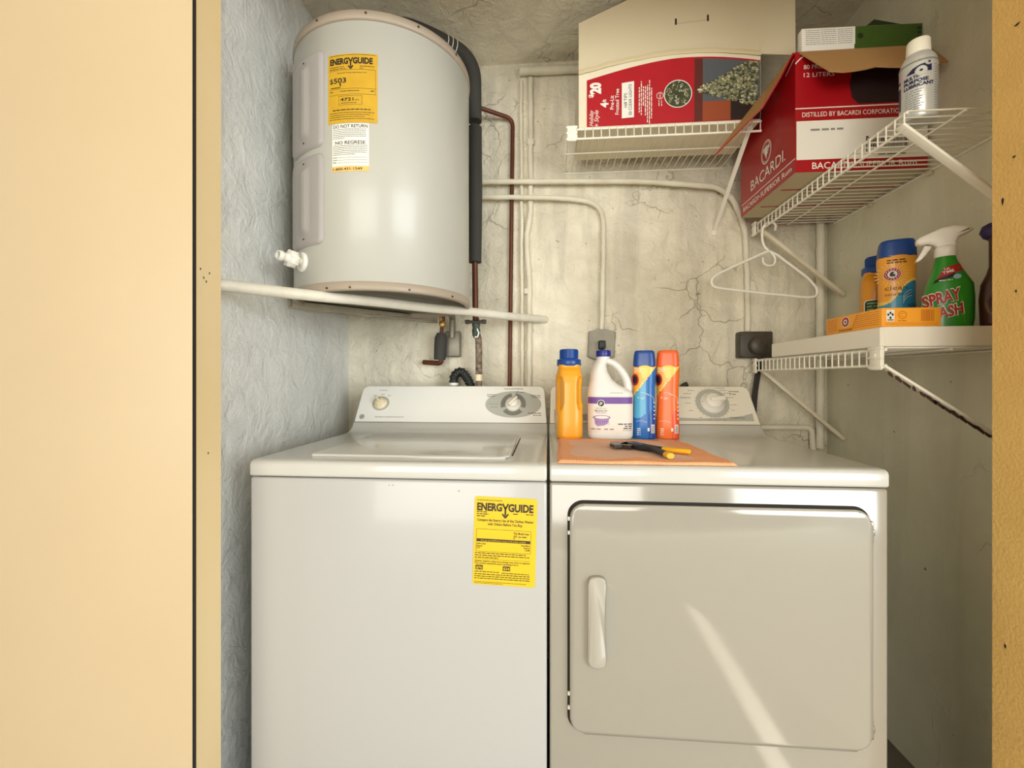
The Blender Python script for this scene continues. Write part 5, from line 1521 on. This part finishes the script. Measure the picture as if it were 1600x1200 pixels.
# ================================================================== TOWEL AND PRUNERS
M_towel = mat('orange_towel', (255, 182, 132), .9, bump=(420, .8, .004), var=(60, .3, (246, 168, 118)))
M_towel2 = mat('faded_towel_centre', (244, 202, 178), .9, bump=(420, .8, .004), var=(30, .4, (246, 184, 148)))
cor = [at_z(870, 724, DK), at_z(1156, 729, DK), at_z(1064, 691, DK), at_z(872, 686, DK)]
nu, nv = 56, 40; vs, fs, ms = [], [], []
rr = random.Random(2)
for j in range(nv + 1):
    for i in range(nu + 1):
        s_, t_ = i / nu, j / nv
        p = (cor[0] * (1 - s_) + cor[1] * s_) * (1 - t_) + (cor[3] * (1 - s_) + cor[2] * s_) * t_
        e = min(s_, 1 - s_, t_, 1 - t_)
        p += Vector((.0015 * sin(t_ * 11 + 1), .004 * sin(s_ * 15) * (1 if e < .04 else .4), 0))
        hem = .0030 if e < .06 else .0016
        z = DK + .0016 + hem + .0014 * sin(s_ * 17 + t_ * 9) * sin(t_ * 12 + 2) + (.0015 * sin(s_ * 60) if e < .02 else 0)
        if e == 0: z = DK - .0012
        if p.y < .013: p.y = .013
        vs.append(Vector((p.x, p.y, z)))
for j in range(nv):
    for i in range(nu):
        k = j * (nu + 1) + i; fs.append((k, k + 1, k + nu + 2, k + nu + 1))
        s_, t_ = (i + .5) / nu, (j + .5) / nv
        ms.append(1 if (.10 + .02 * sin(t_ * 14) < s_ < .80 + .03 * sin(t_ * 11) and .16 + .03 * sin(s_ * 16) < t_ < .90) else 0)
mb = MB().add(vs, fs, ms, True)
vs2 = [Vector((v.x, v.y, DK - .0016)) for v in vs]; ring = [i for i in range(nu + 1)] + [(j + 1) * (nu + 1) + nu for j in range(nv)] + [nv * (nu + 1) + nu - 1 - i for i in range(nu)] + [(nv - 1 - j) * (nu + 1) for j in range(nv - 1)]
mb.add([vs2[i] for i in ring], [tuple(range(len(ring)))[::-1]], 0)
tag(mb.build('hand_towel', [M_towel, M_towel2]), 'orange terry hand towel with a faded pink centre spread on the dryer top', 'towel')

M_grip = mat('grip_black', (36, 34, 40), .5)
M_gripy = mat('grip_yellow', (240, 176, 24), .4)
M_steel = mat('tool_steel', (92, 86, 78), .35, metal=.8, var=(50, .5, (50, 44, 38)))
pz = DK + .012
pn = thing('crimping_pliers', 'black and yellow handled pliers lying open on the orange towel', 'pliers', at_z(1000, 703, DK + .006))
def Z_(px, py, z=pz): return at_z(px, py, z)
MB().tube(smooth_path([Z_(984, 695), Z_(1000, 699), Z_(1020, 702), Z_(1044, 711)], 5), [.0060, .0085, .0092, .0095, .0098, .0098, .0098, .0098, .0096, .0096, .0096, .0094, .0094, .0094, .0092, .0092], 14, sq=.75).build('grip', M_grip, pn)
MB().tube([Z_(1042, 710.2), Z_(1048, 712.6)], [.0098, .0088], 14, sq=.75).build('grip_tip', M_gripy, pn)
MB().tube(smooth_path([Z_(1004, 696), Z_(1018, 699), Z_(1036, 702)], 5), [.0065] + [.0078] * 10, 14, sq=.75).build('grip', M_grip, pn)
MB().tube([Z_(1035, 701.8), Z_(1075, 705.5), Z_(1077, 705.8)], [.0080, .0080, .0068], 14, sq=.75).build('grip_tip', M_gripy, pn)
mb = MB()
for pts2 in ([(953, 695), (954, 692), (966, 692), (980, 693), (990, 697), (986, 699), (972, 697), (960, 697.5)], [(968, 696), (980, 691.5), (990, 691.5), (1006, 695), (1004, 698), (988, 697)]):
    q_ = [Z_(a, b_) for a, b_ in pts2]; mb.prism([(p.x, p.y) for p in q_][::-1] if False else [(p.x, p.y) for p in q_], (0, 0, pz - .004), (1, 0, 0), (0, 1, 0), .008, 0)
mb.build('jaw', M_steel, pn)
c = Z_(985, 695.5); MB().lathe([(.006, -.006), (.0065, -.002), (.0065, .005), (0, .0065)], 16, M=Matrix.Translation(c)).build('pivot', M_steel, pn)
